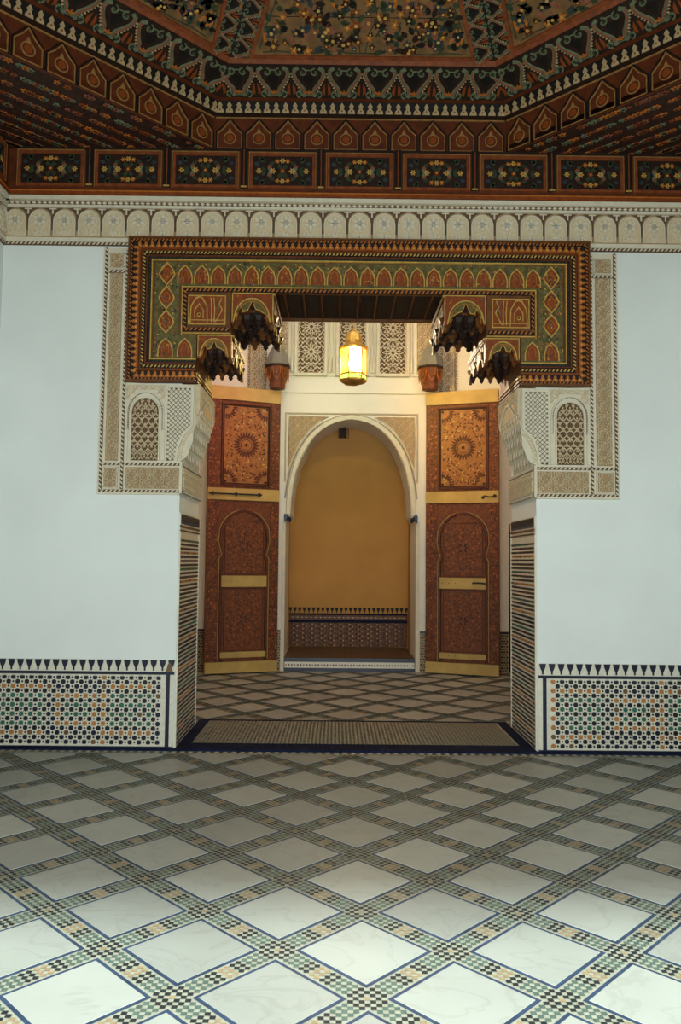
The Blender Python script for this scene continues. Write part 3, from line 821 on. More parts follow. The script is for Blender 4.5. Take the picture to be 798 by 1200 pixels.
# scale arches
gb = Rel()
gb.strip([(-1.33, 3.24), (-1.575, 3.24), (-1.575, 3.848), (1.575, 3.848), (1.575, 3.24), (1.33, 3.24)], .20, BY, BY+.003, 'paint_olive', False, 0)
r3 = random.Random(5)
for i in range(900):
    side = r3.random()
    if side < .6: x, z = r3.uniform(-1.66, 1.66), r3.uniform(3.77, 3.935)
    else: x, z = r3.choice((-1, 1))*r3.uniform(1.49, 1.665), r3.uniform(3.16, 3.9)
    leaf(gb, x, z, r3.random()*6, .022, .01, BY+.003, BY+.008, r3.choice(['paint_sage', 'paint_ochre', 'paint_pink', 'paint_blue', 'paint_green', 'paint_orange']))
put('scale_ground', gb, portal)
sc_ = Rel()
PA = [(-.052, -.075), (-.052, -.02), (-.038, .03), (0, .07), (.038, .03), (.052, -.02), (.052, -.075)]
sc_.poly(PA, 0, .007, 'paint_red'); sc_.strip([(x*1.12, z*1.06) for x, z in PA], .012, 0, .014, 'paint_ochre')
sc_.strip([(x*.55, z*.6) for x, z in PA], .005, .007, .010, 'paint_orange'); SCA = sc_.mesh('scale_arch')
dm = Rel(); PD = [(0, -.088), (.045, -.03), (.055, .0), (.035, .045), (0, .088), (-.035, .045), (-.055, 0), (-.045, -.03)]
dm.poly(PD, 0, .007, 'paint_red'); dm.strip([(x*1.14, z*1.05) for x, z in PD], .012, 0, .014, 'paint_ochre', True); dm.strip([(x*.55, z*.55) for x, z in PD], .005, .007, .010, 'paint_orange', True)
DMA = dm.mesh('scale_diamond')
for i in range(22): put('scale_arch', SCA, portal, (-1.43+i*.1362, -BY, 3.842))
for sg in (-1, 1):
    put('scale_diamond', DMA, portal, (sg*1.578, -BY, 3.845))
    for z in (3.645, 3.445): put('scale_diamond', DMA, portal, (sg*1.578, -BY, z))
    for x in (1.578, 1.42): put('scale_arch', SCA, portal, (sg*x, -BY, 3.232))
# inscription panels (flat, carved strokes in an arch and letters-like shafts)
ins = Rel()
ins.rect(-.15, -.118, .15, .118, 0, .005, 'paint_red')
ins.strip([(-.15, -.118), (.15, -.118), (.15, .118), (-.15, .118)], .009, 0, .012, 'paint_ochre', True)
ins.strip([(-.135, -.11), (-.13, .03), (-.09, .1), (-.065, .108), (-.04, .1), (0, .03), (.005, -.11)], .011, .005, .014, 'paint_ochre')
ins.strip([(-.1, -.07), (-.1, .0), (-.065, .05), (-.03, 0), (-.03, -.07)], .008, .005, .013, 'paint_ochre')
ins.strip(circ(-.065, -.04, .014, 8), .006, .005, .012, 'paint_ochre', True)
ins.strip([(-.14, -.085), (.14, -.085)], .008, .005, .012, 'paint_ochre')
for x in (.035, .06): ins.strip([(x, -.1), (x+.004, .0), (x-.004, .1)], .009, .005, .014, 'paint_ochre')
ins.strip([(.07, -.1), (.1, -.05), (.125, .0), (.1, .05), (.12, .1)], .009, .005, .014, 'paint_ochre')
ins.strip([(.08, .1), (.1, .02), (.08, -.02)], .007, .005, .014, 'paint_sage')
INS = ins.mesh('inscription_panel')
for sg in (-1, 1): put('inscription_panel', INS, portal, (sg*1.245, -BY, 3.547), (0, 0, 0), (-1, 1, 1) if sg > 0 else None)
# lintel soffit, inner faces
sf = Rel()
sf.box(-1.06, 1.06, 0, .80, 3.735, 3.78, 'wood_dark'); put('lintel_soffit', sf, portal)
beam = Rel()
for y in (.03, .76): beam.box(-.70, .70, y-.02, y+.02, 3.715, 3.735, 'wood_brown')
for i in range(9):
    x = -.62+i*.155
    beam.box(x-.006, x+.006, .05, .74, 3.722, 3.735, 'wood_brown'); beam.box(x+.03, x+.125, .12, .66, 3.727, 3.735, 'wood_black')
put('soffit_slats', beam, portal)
for sg in (-1, 1):
    q = Rel(); a, b = sorted((sg*1.443, sg*1.325)); q.box(a, b, 0, .75, 2.945, 3.78, 'wood_brown')
    e0, e1 = sorted((sg*1.325, sg*1.312))
    for z in (2.955, 2.985, 3.02): q.box(e0, e1, -.045, .75, z-.008, z+.008, 'paint_ochre' if z > 3 else 'wood_red')
    put('leg_lining', q, portal)

# brackets hung with pendants, two on each side
def bracket(sg, xin, xout, ztop, zarch, r, zbot, label):
    t = thing('muqarnas_bracket', label, 'bracket', (0, 0, 0))
    W = xin-xout   # positive: xin is farther from the middle
    def S(x): return sg*x
    # front spandrel with a pointed arch cut out
    cx = (xin+xout)/2+.005; n = 12
    cus = [(-1.0, -.05), (-.93, .22), (-.80, .33), (-.62, .72), (-.48, .45), (-.25, .50), (.0, .98), (.2, .58), (.45, .50), (.62, .40), (.85, .28), (1.0, -.05)]
    ar = [(cx-u*r, zarch+v*r*1.15) for u, v in cus]
    rn = r*1.0
    ol = [(cx+rn-2*rn*k/16, zarch+rn*1.25*(1-abs(1-2*k/16)**2.1)**.55) for k in range(17)]
    P = [(xin, ztop), (xin, zarch-.02)]+ar+[(xout, zarch-.02), (xout, ztop)]
    R = Rel(); R.poly([(S(x), z) for x, z in P], -.04, BY-.004, 'paint_red')
    put('spandrel', R, t)
    R = Rel()
    R.poly([(S(x), z) for x, z in ol+ar[::-1]], BY-.006, BY-.002, 'paint_olive')
    R.strip([(S(x), z) for x, z in ar], .008, BY-.004, BY+.004, 'paint_ochre')
    R.strip([(S(x), z) for x, z in ol], .012, BY-.004, BY+.010, 'paint_ochre')
    R.strip([(S(cx+(x-cx)*.86), zarch+(z-zarch)*.88) for x, z in ol], .008, BY-.004, BY+.004, 'paint_orange')
    R.strip([(S(x), z) for x, z in [(xin-.006, zarch), (xin-.006, ztop-.008), (xout+.006, ztop-.008), (xout+.006, zarch)]], .009, BY-.004, BY+.006, 'paint_ochre')
    for k in range(26):
        x, z = r3.uniform(xout+.02, xin-.02), r3.uniform(zarch+.02, ztop-.02)
        if ((x-cx)/(r*1.3))**2+((z-zarch)/(r*1.5))**2 > 1: leaf(R, S(x), z, r3.random()*6, .025, .012, BY-.004, BY, r3.choice(['paint_orange', 'paint_sage', 'paint_pink']))
    put('spandrel_moulding', R, t)
    R = Rel(); a, b = sorted((S(xin), S(xout))); R.box(a, b, .03, .75, ztop-.035, ztop, 'wood_brown'); 
    zm = zbot+.085      # dark mass behind the cusped arch
    a, b = sorted((S(xin), S(xout+.02))); R.box(a, b, .05, .73, zm, ztop-.02, 'wood_dark')
    put('bracket_board', R, t)
    R = Rel()
    e0, e1 = sorted((S(xout), S(xout-.012)))
    for z in (ztop-.008, ztop-.035): R.box(e0, e1, -.04, .75, z-.008, z+.006, 'paint_ochre' if z > ztop-.02 else 'wood_red')
    put('cheek_moulding', R, t)
    # cheek board on the side of the opening, with a scalloped lower edge
    R = Rel(); pr = [(-.375, ztop), (-.375, zbot-.02), (-.34, zbot-.028), (-.315, zbot+.03), (-.27, zbot+.05), (-.24, zbot+.115), (-.20, zbot+.06), (-.14, zbot+.03), (-.11, zbot+.0), (-.08, zbot+.04), (-.03, zbot+.07), (0, zbot+.13)]
    pr = pr+[(-x, z) for x, z in pr[:-1][::-1]]
    R.poly(pr, -.024, 0, 'wood_brown'); R.strip([(x, z) for x, z in pr[1:-1]], .012, 0, .006, 'paint_ochre')
    for q in range(5): R.strip([(-.34+.14*q, zbot+.16), (-.30+.14*q, ztop-.07), (-.24+.14*q, zbot+.18)], .008, 0, .005, 'paint_ochre')
    for q in range(22): leaf(R, r3.uniform(-.34, .34), r3.uniform(zbot+.17, ztop-.06), r3.random()*6, .03, .014, 0, .004, r3.choice(['paint_orange', 'paint_green', 'paint_ochre']))
    put('cheek_board', R, t, (S(xout), .375, 0), (0, 0, PI/2 if sg < 0 else -PI/2))
    # niches carved on the front of the mass
    R = Rel()
    for row in range(3):
        z = zm+.012+row*(ztop-zm-.05)/3.0; hh = (ztop-zm)/3.0
        for q in range(4-(row % 2)):
            x = xout+.03+(W-.04)*(q+.5+(.5 if row % 2 else 0))/4
            g = W/9
            R.poly([(S(x-g), z), (S(x-g), z+hh*.4), (S(x), z+hh*.85), (S(x+g), z+hh*.4), (S(x+g), z)], -.05, -.048, 'wood_black')
            R.strip([(S(x-g), z), (S(x-g), z+hh*.4), (S(x), z+hh*.85), (S(x+g), z+hh*.4), (S(x+g), z)], .008, -.05, -.03, 'wood_brown')
            R.poly([(S(x-g), z), (S(x), z-.03), (S(x+g), z)], -.05, -.036, 'paint_orange' if (q+row) % 3 == 0 else 'wood_brown')
    put('niche_carving', R, t)
    # short pendants under the mass
    nx = 3; ny = 5
    for j in range(ny):
        for i in range(nx+(0 if j % 2 else 1)):
            x = xout+.03+(W-.05)*(i+(.5 if j % 2 else 0))/nx; y = .07+.62*j/(ny-1)
            zb = zbot+(.025 if j % 2 else .0)
            rr = W/nx*.58
            prof = [(rr*.06, zb-.02), (rr*.38, zb+.002), (rr*.34, zb+.018), (rr*.78, zb+.045), (rr*.74, zb+.06), (rr*1.0, zm+.01)]
            R = Rel(); R.lathe(prof, 8, 'wood_dark' if (i+j) % 3 else 'wood_brown', (0, 0), True, PI/8)
            put('pendant', R, t, (S(x), y, 0))
    R = Rel()      # back spandrel board
    P = [(xin, ztop), (xin, zarch-.0)]+ar+[(xout, zarch), (xout, ztop)]
    R.poly([(S(x), z) for x, z in P], -.76, -.74, 'wood_brown'); put('back_spandrel', R, t)
    return t
bracket(-1, 1.32, 1.035, 3.345, 3.165, .115, 3.15, 'lower left carved bracket with dark pendants, above the left stucco corbel')
bracket(-1, 1.045, .70, 3.70, 3.46, .15, 3.435, 'upper left carved bracket with dark pendants, next to the lintel')
bracket(1, 1.32, 1.035, 3.345, 3.165, .115, 3.15, 'lower right carved bracket with dark pendants, above the right stucco corbel')
bracket(1, 1.045, .70, 3.70, 3.46, .15, 3.435, 'upper right carved bracket with dark pendants, next to the lintel')
for sg in (-1, 1):      # wood mass filling above the brackets
    lk = Rel(); a, b = sorted((sg*1.443, sg*1.05)); lk.box(a, b, .0, .75, 3.35, 3.76, 'wood_brown')
    a, b = sorted((sg*1.049, sg*.70)); lk.box(a, b, .0, .75, 3.705, 3.76, 'wood_brown')
    put('bracket_blocking', lk, portal)

# ------------------------------------------------------------------ far room
# arch of the recess
NC = .03
half = [(0, 3.49), (.08, 3.482), (.21, 3.45), (.33, 3.395), (.43, 3.325), (.52, 3.24), (.60, 3.13), (.67, 3.0), (.73, 2.86), (.775, 2.70), (.81, 2.52), (.832, 2.32), (.838, 2.13)]
def archpts(k=1.0, dz=0.0): return [(NC-x*k, z+dz) for x, z in half[::-1]]+[(NC+x*k, z+dz) for x, z in half[1:]]
w = Rel()
A = archpts()
out = [(-3.0, 0), (-3.0, 5.6), (3.0, 5.6), (3.0, 0), (2.95, 0)]
P = [(-3.0, 5.6), (-3.0, 0), (NC-.90, 0), (NC-.90, 2.06), (NC-.835, 2.13)]+A[1:-1]+[(NC+.835, 2.13), (NC+.90, 2.06), (NC+.90, 0), (2.22, 0), (2.22, 2.05), (2.75, 2.05), (2.75, 0), (3.0, 0), (3.0, 5.6)]
w.poly(P, -.8, 0, 'plaster_warm')
wall_far = struct('wall_far', w, 'white wall of the far room behind the lantern, with an arched recess', loc=(0, FY, 0))
w = Rel(); w.box(-3.1, -2.95, TW, FY, 0, 5.6, 'plaster_warm'); struct('wall_far_left', w, 'left side wall of the far room')
w = Rel(); w.box(2.95, 3.1, TW, FY, 0, 5.6, 'plaster_warm'); struct('wall_far_right', w, 'right side wall of the far room')
w = Rel(); w.box(-3.1, 3.1, TW-.1, FY+.5, 5.6, 5.7, 'plaster_warm'); w.box(-3.1, 3.1, .7, .9, 4.9, 5.7, 'plaster_warm')
struct('ceiling_far', w, 'high ceiling of the far room, hidden above the lintel', 'ceiling')
# recess box
w = Rel()
w.box(-.95, -.90, FY+.8, 6.0, 0, 3.9, 'plaster_ochre'); w.box(.96, 1.01, FY+.8, 6.0, 0, 3.9, 'plaster_ochre')
w.box(-.95, 1.01, 5.95, 6.05, 0, 3.9, 'plaster_ochre'); w.box(-.95, 1.01, FY+.8, 6.05, 3.9, 3.95, 'plaster_ochre')
struct('wall_recess', w, 'ochre plaster recess seen through the white arch')
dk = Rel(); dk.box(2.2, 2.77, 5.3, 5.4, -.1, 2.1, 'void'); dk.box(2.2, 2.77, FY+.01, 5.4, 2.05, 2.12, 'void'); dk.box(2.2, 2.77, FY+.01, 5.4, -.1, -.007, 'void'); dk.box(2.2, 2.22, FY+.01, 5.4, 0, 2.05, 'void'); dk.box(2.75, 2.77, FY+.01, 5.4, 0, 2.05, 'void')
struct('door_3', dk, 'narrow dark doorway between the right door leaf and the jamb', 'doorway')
rs = Rel()
rs.add([(-.86, FY+.02, .181), (.92, FY+.02, .181), (.92, 5.94, .181), (-.86, 5.94, .181)], [(0, 1, 2, 3)], 'tile_brick', True)
rs.box(-.868, .928, FY, 5.94, 0, .18, 'tile_navy')
rs.rect(-.86, .045, .92, .125, -FY-.0, -FY+.004, 'tile_white')
platform = thing('recess_platform', 'low navy and white tiled step at the foot of the arched recess', 'step', (0, 0, 0))
put('step_tiling', rs, platform)
R = Rel()
for i in range(44):
    x = -.84+i*.0405
    R.poly(circ(x, .085, .014, 4, PI/4), -FY+.004, -FY+.009, 'tile_black' if i % 3 else 'tile_ochre')
for j in range(40):
    for i in range(52):
        x = -.83+i*.034; y = FY+.06+j*.034
        quad(R, [(x-.012, y), (x, y-.012), (x+.012, y), (x, y+.012)], .184, ['tile_black', 'tile_ochre', 'tile_green'][(i+j) % 3])
put('step_mosaic', R, platform, kind='stuff')
# dado in the recess
DH = .92
dd = thing('recess_dado', 'dim tiled dado with merlon tiles on the back wall of the recess', 'tiled dado', (0.03, 5.945, .185))
R = Rel(); R.rect(-DH, 0, DH, .37, 0, .01, 'wood_brown'); R.rect(-DH, .37, DH, .505, 0, .008, 'wood_brown'); R.rect(-DH, .37, DH, .41, .008, .02, 'navy_matte'); R.rect(-DH, .485, DH, .51, .008, .016, 'navy_matte')
put('dado_ground', R, dd)
R = Rel()
for j in range(10):
    for i in range(50):
        x = -.9+i*.036+(.018 if j % 2 else 0); R.poly(circ(x, .02+j*.036, .012, 4), .01, .014, ['tile_black', 'wood_brown', 'wood_black', 'tile_ochre'][(i+2*j) % 4])
for i in range(50): R.poly(circ(-.9+i*.036, .447, .013, 4), .01, .014, ['tile_black', 'tile_ochre'][i % 2])
put('mosaic_tiles', R, dd, kind='stuff')
for i in range(26): put('merlon_tile', MERLON_DARK, dd, (-.9+i*.072, -.008, .512))
hk = Rel(); hk.box(-.14, -.03, 5.10, 5.22, 3.33, 3.475, 'wood_dark')
for dx in (-.185, -.045): hk.box(NC+dx, NC+dx+.015, 5.12, 5.20, 3.32, 3.47, 'wood_brown')
thing('arch_block', 'small dark wooden block fixed under the crown of the arch', 'bracket', me=hk)

# stucco frame of the arch
af = thing('arch_surround', 'white stucco frame with carved corners around the arched recess', 'arch frame', (0, FY-.001, 0))
R = Rel()
R.strip(archpts(1.035, .02), .075, 0, .035, 'stucco_white'); put('arch_moulding', R, af)
R = Rel(); R.rope(archpts(1.10, .055)[1:-1], .022, .012, 'stucco_dark', 'stucco_white', step=.03)
R.rope([(NC-.92, 2.6), (NC-.92, 3.56), (NC+.92, 3.56), (NC+.92, 2.6)], .022, .014, 'stucco_ground', 'stucco_white', step=.03)
R.rope(archpts(.985, -.005), .018, .014, 'stucco_dark', 'stucco_white', step=.03)
put('arch_rope_border', R, af)
for sg in (-1, 1):
    R = Rel()
    P = [(.88, 3.52), (.32, 3.52)]+[(.46, 3.44), (.6, 3.31), (.72, 3.14), (.81, 2.95), (.87, 2.78), (.88, 2.72)]
    R.poly([(NC+sg*x, z) for x, z in P], 0, .006, 'stucco_ground'); R.strip([(NC+sg*x, z) for x, z in P], .016, 0, .02, 'stucco_white', True)
    a, b = sorted((NC+sg*.33, NC+sg*.87))
    def ins2(x, z, m_):
        X = abs(x-NC); lim = 0
        return X > .52+(3.45-z)*.72 and X < .86 and z < 3.51 and z > 2.85
    arabesque(R, a, 2.78, b, 3.51, .006, .018, 'stucco', .06, inside=ins2)
    put('carved_spandrel', R, af)
    R = Rel()
    for k, (rr, z) in enumerate(((.05, 2.13), (.036, 2.09), (.02, 2.06))): R.box(min(NC+sg*(.90-rr*.4), NC+sg*.92), max(NC+sg*(.90-rr*.4), NC+sg*.92), -.05, -.001, z-.02, z+.02, 'tile_navy')
    for q in range(3): R.lathe([(.01, 2.04+q*.02), (.022, 2.06+q*.02), (.022, 2.09+q*.02), (.01, 2.11+q*.02)], 8, 'tile_navy', (NC+sg*(.845+.03*q), -.03))
    put('impost', R, af, label='small blue-grey impost under the arch')
    R = Rel(); a, b = sorted((NC+sg*.90, NC+sg*.95)); R.rect(a, 0, b, 2.06, 0, .02, 'stucco_white'); put('jamb_strip', R, af)
R = Rel(); R.rect(-1.0, 3.845, 1.06, 3.86, 0, .018, 'stucco_white'); R.rect(-1.0, 4.09, 1.06, 4.105, 0, .014, 'stucco_white'); put('string_course', R, af)

# pierced screens
def star_screen(w_, h_):
    R = Rel()
    R.rect(-w_/2, 0, w_/2, h_, -.001, 0, 'stucco_dark')
    n = 12; rad = w_*.5; cz = w_*.5
    k = 0
    for c_ in [h_*.30, h_*.30+w_, h_*.30-w_]:
        for i in range(n):
            a = 2*PI*i/n
            p0 = (rad*.14*math.cos(a), c_+rad*.14*math.sin(a)); p1 = (rad*.5*math.cos(a+PI/n), c_+rad*.5*math.sin(a+PI/n)); p2 = (rad*.5*math.cos(a-PI/n), c_+rad*.5*math.sin(a-PI/n)); p3 = (rad*.82*math.cos(a), c_+rad*.82*math.sin(a))
            for (u, v) in ((p0, p1), (p0, p2), (p1, p3), (p2, p3)):
                if all(abs(q[0]) <= w_/2 and 0 <= q[1] <= h_ for q in (u, v)): R.strip([u, v], .009, 0, .016, 'stucco_white')
        for rr in (.5, .95):
            for i in range(n*2):
                a = PI*i/n; b_2 = PI*(i+1)/n
                u = (rad*rr*math.cos(a), c_+rad*rr*math.sin(a)); v = (rad*rr*math.cos(b_2), c_+rad*rr*math.sin(b_2))
                if all(abs(q[0]) <= w_/2 and 0 <= q[1] <= h_ for q in (u, v)): R.strip([u, v], .008, 0, .014, 'stucco_white')
    st = w_/6
    nn = int(h_/st)
    for j in range(nn+1):
        for i in range(7):
            x = -w_/2+i*st; z = j*st
            near = min(math.hypot(x, z-c_) for c_ in [h_*.30, h_*.30+w_, h_*.30-w_])
            if near > rad*.75:
                for (dx, dz) in ((st/2, st/2), (-st/2, st/2)):
                    x2, z2 = x+dx, z+dz
                    if abs(x2) <= w_/2 and z2 <= h_: R.strip([(x, z), (x2, z2)], .008, 0, .013, 'stucco_white')
                R.poly(circ(x, z, .014, 6), 0, .016, 'stucco_white')
    return R.mesh('pierced_screen')
SS = star_screen(.36, .98)
for i, (x, lb) in enumerate(((-.548, 'pierced plaster screen window left of the lantern'), (.032, 'pierced plaster screen window behind the lantern'), (.598, 'pierced plaster screen window right of the lantern'))):
    t = thing('window_%d' % (i+1), lb, 'window', (x, FY, 4.14), 0, None, 'structure')
    put('pierced_screen', SS, t, (0, -.004, 0))
    R = Rel(); R.strip([(-.21, -.03), (.21, -.03), (.21, 1.02), (-.21, 1.02)], .05, 0, .05, 'stucco_white', True)
    for sx in (-1, 1): R.lathe([(.02, -.0), (.02, .2), (.012, .22), (.012, .95), (.022, 1.0)], 8, 'stucco_white', (sx*.265, -.03))
    put('window_frame', R, t)
# carved upright panels on the far wall
def wallpanel(x0, x1, z0, z1, label, edge='stucco_dark'):
    t = thing('carved_wall_panel', label, 'stucco panel', (0, FY, 0))
    R = Rel(); R.rect(x0, z0, x1, z1, 0, .006, 'stucco_ground'); put('panel_ground', R, t)
    R = Rel(); arabesque(R, x0+.02, z0+.02, x1-.02, z1-.02, .006, .02, 'stucco_white', .075); put('panel_carving', R, t)
    R = Rel(); R.rope([(x0, z0), (x0, z1), (x1, z1), (x1, z0)], .024, .02, edge, 'stucco_white', True, .035); put('panel_border', R, t)
wallpanel(-1.42, -1.18, 3.75, 5.3, 'tall carved plaster strip behind the left grey-capped post')
wallpanel(1.27, 1.49, 3.75, 5.3, 'tall carved plaster strip behind the right grey-capped post')
wallpanel(-1.02, -.86, 4.15, 5.3, 'carved plaster panel between left post and left screen window', 'stucco_white')
wallpanel(.93, 1.16, 4.15, 5.3, 'carved plaster panel between right screen window and right post', 'stucco_white')
# dado of the far wall at both sides
def fdado(x0, x1, lb):
    t = thing('far_dado', lb, 'tiled dado', (0, FY-.001, 0))
    R = Rel(); R.rect(x0, 0, x1, .56, 0, .012, 'stucco_ground'); R.rect(x0, .53, x1, .56, .012, .02, 'tile_navy'); put('tile_ground', R, t)
    R = Rel()
    for j in range(14):
        for i in range(int((x1-x0)/.0375)):
            R.poly(circ(x0+.02+i*.0375+(.018 if j % 2 else 0), .03+j*.0365, .0145, 6), .012, .016, ['tile_black', 'tile_navy', 'tile_black', 'tile_green'][(i+j) % 4])
    put('star_tiles', R, t, kind='stuff')
fdado(-2.95, -.92, 'dark tiled dado of the far wall, left of the arched recess'); fdado(.99, 2.21, 'dark tiled dado of the far wall, right of the arched recess')

# ------------------------------------------------------------------ doors
def rosette(R, cx, cz, r, m, clipf, n=20, r0=.42):
    for i in range(n):
        a = 2*PI*i/n
        x0, z0 = cx+r*r0*math.cos(a), cz+r*r0*math.sin(a); x1, z1 = cx+r*math.cos(a), cz+r*math.sin(a)
        if clipf(x0, z0) and clipf(x1, z1): leaf(R, x0, z0, a, r*(1-r0), r*.17, 0, .004, m)
def door(n, ox, oy, ang, Wd, left, label):
    t = thing('door_%d' % n, label, 'door', (ox, oy, 0.015), ang, None, 'structure')
    H = 3.82
    R = Rel(); R.rect(0, 0, Wd, H, -.05, 0, 'door_stile'); put('door_board', R, t)
    for nm, z0, z1, h in (('top_rail', 3.65, 3.83, .035), ('middle_rail', 2.295, 2.455, .03), ('bottom_rail', .0, .145, .03)):
        R = Rel(); R.rect(0 if nm != 'bottom_rail' else .0, z0, Wd, z1, 0, h, 'door_rail', .006); put(nm, R, t)
    # stiles with carved flecks
    for x0, x1 in ((0, .17), (Wd-.13, Wd)):
        for z0, z1 in ((2.46, 3.64), (.16, 2.29)):
            R = Rel(); R.rect(x0+.004, z0, x1-.004, z1, 0, .014, 'door_stile')
            for i in range(int((z1-z0)/.03)):
                for q in range(3): leaf(R, x0+(x1-x0)*(.2+.3*q), z0+.02+i*.03, rnd.random()*6, .03, .012, .014, .017, rnd.choice(['door_groove', 'wood_dark', 'paint_orange', 'door_groove']))
            put('stile', R, t)
    # upper carved panel
    xa, xb, za, zb = .185, Wd-.15, 2.50, 3.60
    R = Rel(); R.strip([(xa, za), (xb, za), (xb, zb), (xa, zb)], .022, 0, .03, 'wood_red', True); R.strip([(xa+.022, za+.022), (xb-.022, za+.022), (xb-.022, zb-.022), (xa+.022, zb-.022)], .012, 0, .012, 'wood_dark', True); put('panel_frame', R, t)
    R = Rel(); R.rect(xa+.03, za+.03, xb-.03, zb-.03, 0, .006, 'door_carved'); put('upper_panel', R, t)
    R = Rel(); xc, zc = (xa+xb)/2, (za+zb)/2
    cl = lambda x, z: xa+.04 < x < xb-.04 and za+.04 < z < zb-.04
    rosette(R, xc, zc, .185, 'door_groove', cl, 24, .45)
    R.strip(circ(xc, zc, .075, 16), .010, 0, .004, 'door_groove', True); R.poly(circ(xc, zc, .022, 10), 0, .006, 'wood_dark')
    for px in (xa+.05, xb-.05):
        for pz in (za+.05, zb-.05):
            rosette(R, px, pz, .17, 'door_groove', cl, 24, .5); R.poly(circ(px, pz, .018, 8), 0, .005, 'wood_dark')
    for r_ in (.24, .30, .37):
        m_ = int(r_*60)
        for i in range(m_):
            a = 2*PI*i/m_; x, z = xc+r_*.92*math.cos(a), zc+r_*1.25*math.sin(a)
            if cl(x, z) and cl(x+.03, z+.03) and cl(x-.03, z-.03) and min(math.hypot(x-px, z-pz) for px in (xa+.05, xb-.05) for pz in (za+.05, zb-.05)) > .19:
                leaf(R, x, z, a+PI/2+.5*(1 if i % 2 else -1), .05, .016, 0, .004, 'door_groove')
    for i in range(200):
        x, z = rnd.uniform(xa+.05, xb-.05), rnd.uniform(za+.05, zb-.05)
        if math.hypot(x-xc, z-zc) > .2: leaf(R, x, z, rnd.random()*6, .038, .014, 0, .004, rnd.choice(['door_groove', 'door_groove', 'door_rail']))
    put('panel_carving', R, t, (0, -.006, 0))
    # wicket with horseshoe head
    wa, wb = .20, Wd-.17; wc = (wa+wb)/2; hw = (wb-wa)/2
    ar = [(wa, .16), (wa, 1.42), (wa-.0, 1.50), (wa+.035, 1.56), (wa+.02, 1.60), (wa-.01, 1.74)]+[(wc-hw*1.03*math.cos(k*PI/12), 1.80+.36*math.sin(k*PI/12)) for k in range(1, 12)]+[(wb+.01, 1.74), (wb-.02, 1.60), (wb-.035, 1.56), (wb, 1.50), (wb, 1.42), (wb, .16)]
    R = Rel(); R.strip(ar, .035, 0, .028, 'wood_red'); R.strip([(wc+(x-wc)*.95, z-.012) for x, z in ar], .014, 0, .02, 'wood_dark'); R.strip([(wc+(x-wc)*1.09, z+.012) for x, z in ar], .008, 0, .02, 'door_rail'); put('wicket_frame', R, t)
    R = Rel(); R.poly([(wc+(x-wc)*.93, z-.015) for x, z in ar], 0, .008, 'door_lower'); put('wicket_leaf', R, t)
    for z0, z1 in ((1.135, 1.285), (.20, .275)):
        R = Rel(); R.rect(wa+.0, z0, wb-.0, z1, .0, .04, 'door_rail', .005)
        for q in range(3): R.poly(circ(wa+.04+q*.09, (z0+z1)/2, .006, 6), .04, .043, 'iron')
        put('wicket_rail', R, t)
    for z0, z1, hd_ in ((1.31, 2.02, True), (.30, 1.11, False)):
        x0, x1 = wa+.05, wb-.05; zc = (z0+z1)/2+(0 if not hd_ else .02)
        R = Rel(); R.rect(x0, z0, x1, z1, .008, .014, 'door_lower')
        R.strip([(x0, z0), (x1, z0), (x1, z1), (x0, z1)] , .012, .008, .022, 'wood_red', True)
        for rr in range(1, 9):
            m_ = 6+rr*5
            for i in range(m_):
                a = 2*PI*i/m_+rr*.3; x, z = wc+rr*.045*math.cos(a), zc+rr*.05*math.sin(a)
                if x0+.02 < x < x1-.02 and z0+.02 < z < z1-.02: R.poly(circ(x, z, .007+.003*(rr % 2), 4, a), .014, .0165, 'wood_black' if (i+rr) % 3 else 'paint_orange')
        for k in range(8):
            a = k*PI/4
            R.strip([(wc+.03*math.cos(a), zc+.03*math.sin(a)), (wc+.09*math.cos(a), zc+.09*math.sin(a))], .008, .014, .018, 'wood_dark')
        put('wicket_panel', R, t)
    R = Rel()
    if left:
        R.box(.01, .74, -.055, -.035, 2.365, 2.385, 'iron')
        for x in (.06, .38, .70): R.box(x-.012, x+.012, -.062, -.03, 2.35, 2.40, 'iron')
        put('bolt', R, t, label='long dark iron bolt')
    else:
        R.strip([(Wd-.22, 2.36), (Wd-.19, 2.385), (Wd-.12, 2.37), (Wd-.05, 2.38)], .016, .03, .045, 'iron'); R.poly(circ(Wd-.05, 2.38, .024, 10), .03, .05, 'iron'); R.poly(circ(Wd-.21, 2.36, .02, 8), .03, .045, 'iron')
        put('latch', R, t, label='small dark iron hook latch')
        R = Rel(); R.strip([(wb-.18, 1.215), (wb-.1, 1.22), (wb+.02, 1.21)], .022, .04, .055, 'iron'); put('wicket_latch', R, t)
    return t
door(1, -1.885, 4.03, math.radians(22), 1.0, True, 'left open door leaf of carved red-brown wood with yellow rails and long bolt')
door(2, 1.06, 4.42, math.radians(-20), 1.0, False, 'right open door leaf of carved red-brown wood with yellow rails and hook latch')
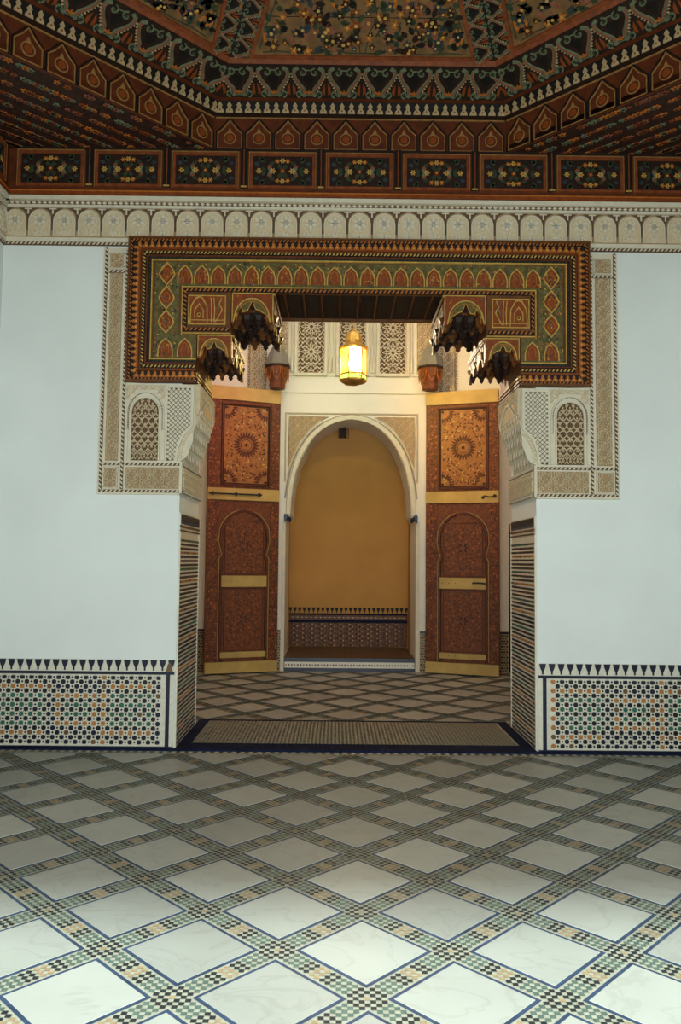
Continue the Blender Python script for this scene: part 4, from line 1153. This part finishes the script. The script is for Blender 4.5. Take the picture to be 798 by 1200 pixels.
def post(x, y, label):
    t = thing('capped_post', label, 'post', (x, y, 3.86), 0)
    R = Rel(); R.lathe([(.175, .30), (.18, .33), (.15, .42), (.11, .52), (.07, .59), (.0, .62)], 8, 'cap_grey', rot=PI/8); put('post_cap', R, t, label='grey faceted conical cap')
    R = Rel(); R.lathe([(.11, .0), (.12, .05), (.11, .07), (.125, .16), (.165, .24), (.17, .30)], 8, 'door_stile', rot=PI/8); put('post_head', R, t)
    R = Rel(); R.lathe([(.176, .285), (.184, .295), (.184, .315), (.176, .322)], 8, 'wood_dark', rot=PI/8, cap=False); put('post_collar', R, t)
    for i in range(8):
        a = 2*PI*i/8+PI/8
        R = Rel(); R.strip([(-.05, .27), (-.045, .19), (0, .10), (.045, .19), (.05, .27)], .008, 0, .008, 'paint_orange'); R.poly([(-.028, .27), (-.028, .2), (0, .14), (.028, .2), (.028, .27)], 0, .008, 'wood_brown')
        put('carved_niche', R, t, (.15*math.cos(a-PI/8), .15*math.sin(a-PI/8), 0), (0, 0, a-PI/8+PI/2), None)
        t.children[-1].rotation_euler = (math.radians(-0), 0, a-PI/8+PI/2)
    R = Rel(); R.box(-.04, .04, .1, FY-y, .04, .20, 'wood_brown'); put('wall_arm', R, t)
post(-1.0, 4.30, 'wooden post head with grey conical cap, above the left door leaf')
post(1.10, 4.28, 'wooden post head with grey conical cap, above the right door leaf')

# ------------------------------------------------------------------ lantern
lt = thing('lantern', 'lit brass lantern with red, yellow and green panes hanging on a chain', 'lantern', (.01, 2.7, 3.58), math.radians(8))
R = Rel(); R.lathe([(.05, -.02), (.13, .0), (.155, .02), (.15, .035)], 6, 'brass'); put('lantern_base', R, lt)
R = Rel(); R.lathe([(.168, .40), (.172, .42), (.13, .45), (.10, .47), (.105, .50), (.095, .56), (.075, .60), (.03, .63), (.012, .66)], 12, 'brass'); put('lantern_dome', R, lt)
R = Rel()
for i in range(6):
    a = PI/3*i; R.lathe([(.008, .03), (.008, .42)], 5, 'brass', (.155*math.cos(a), .155*math.sin(a)))
for z, rr in ((.035, .155), (.10, .155), (.40, .165)):
    for i in range(6):
        a, b_2 = PI/3*i, PI/3*(i+1)
        p0 = Vector((rr*math.cos(a), rr*math.sin(a), z)); p1 = Vector((rr*math.cos(b_2), rr*math.sin(b_2), z)); d = (p1-p0).normalized().cross(Vector((0, 0, 1)))*.006; u = Vector((0, 0, .008))
        R.add([p0+d-u, p1+d-u, p1+d+u, p0+d+u, p0-d-u, p1-d-u, p1-d+u, p0-d+u], [(0, 1, 2, 3), (4, 7, 6, 5), (3, 2, 6, 7), (0, 4, 5, 1)], 'brass', True)
put('lantern_frame', R, lt)
gm_ = ['glass_yellow', 'glass_green', 'glass_red', 'glass_yellow', 'glass_clear', 'glass_red']
for i in range(6):
    a, b_2 = PI/3*i, PI/3*(i+1); rr = .152
    R = Rel()
    for (z0, z1, m_) in ((.04, .10, 'glass_green'), (.10, .395, gm_[i])):
        v = [(rr*math.cos(a), rr*math.sin(a), z0), (rr*math.cos(b_2), rr*math.sin(b_2), z0), (rr*math.cos(b_2), rr*math.sin(b_2), z1), (rr*math.cos(a), rr*math.sin(a), z1)]
        R.add(v, [(0, 1, 2, 3)], m_, True)
    put('glass_pane', R, lt)
R = Rel(); R.lathe([(.012, .17), (.035, .19), (.047, .23), (.04, .27), (.018, .30)], 12, 'bulb'); put('bulb', R, lt, label='glowing bulb')
R = Rel()
for i in range(32):
    z = .66+i*.043; R.strip(circ(0, z+.02, .018, 8), .007, -.004, .004, 'brass', True) if i % 2 else R.box(-.004, .004, -.018, .018, z, z+.045, 'brass')
put('chain', R, lt, kind='stuff')

GROUPS = {'muqarnas_bracket': 'carved brackets of the wooden portal', 'capped_post': 'grey-capped post heads', 'stucco_surround': 'stucco panels of the portal jambs',
          'reveal_tiling': 'mosaic panels on the jambs', 'tiled_dado': 'tiled dados of the near room', 'far_dado': 'tiled dados of the far wall',
          'stucco_cornice': 'stucco cornices of the near room', 'painted_frieze': 'painted friezes of the near room', 'carved_wall_panel': 'carved plaster panels beside the screen windows'}
for o in scene.objects:
    if o.parent is None and o.name.split('.')[0] in GROUPS: o['group'] = GROUPS[o.name.split('.')[0]]
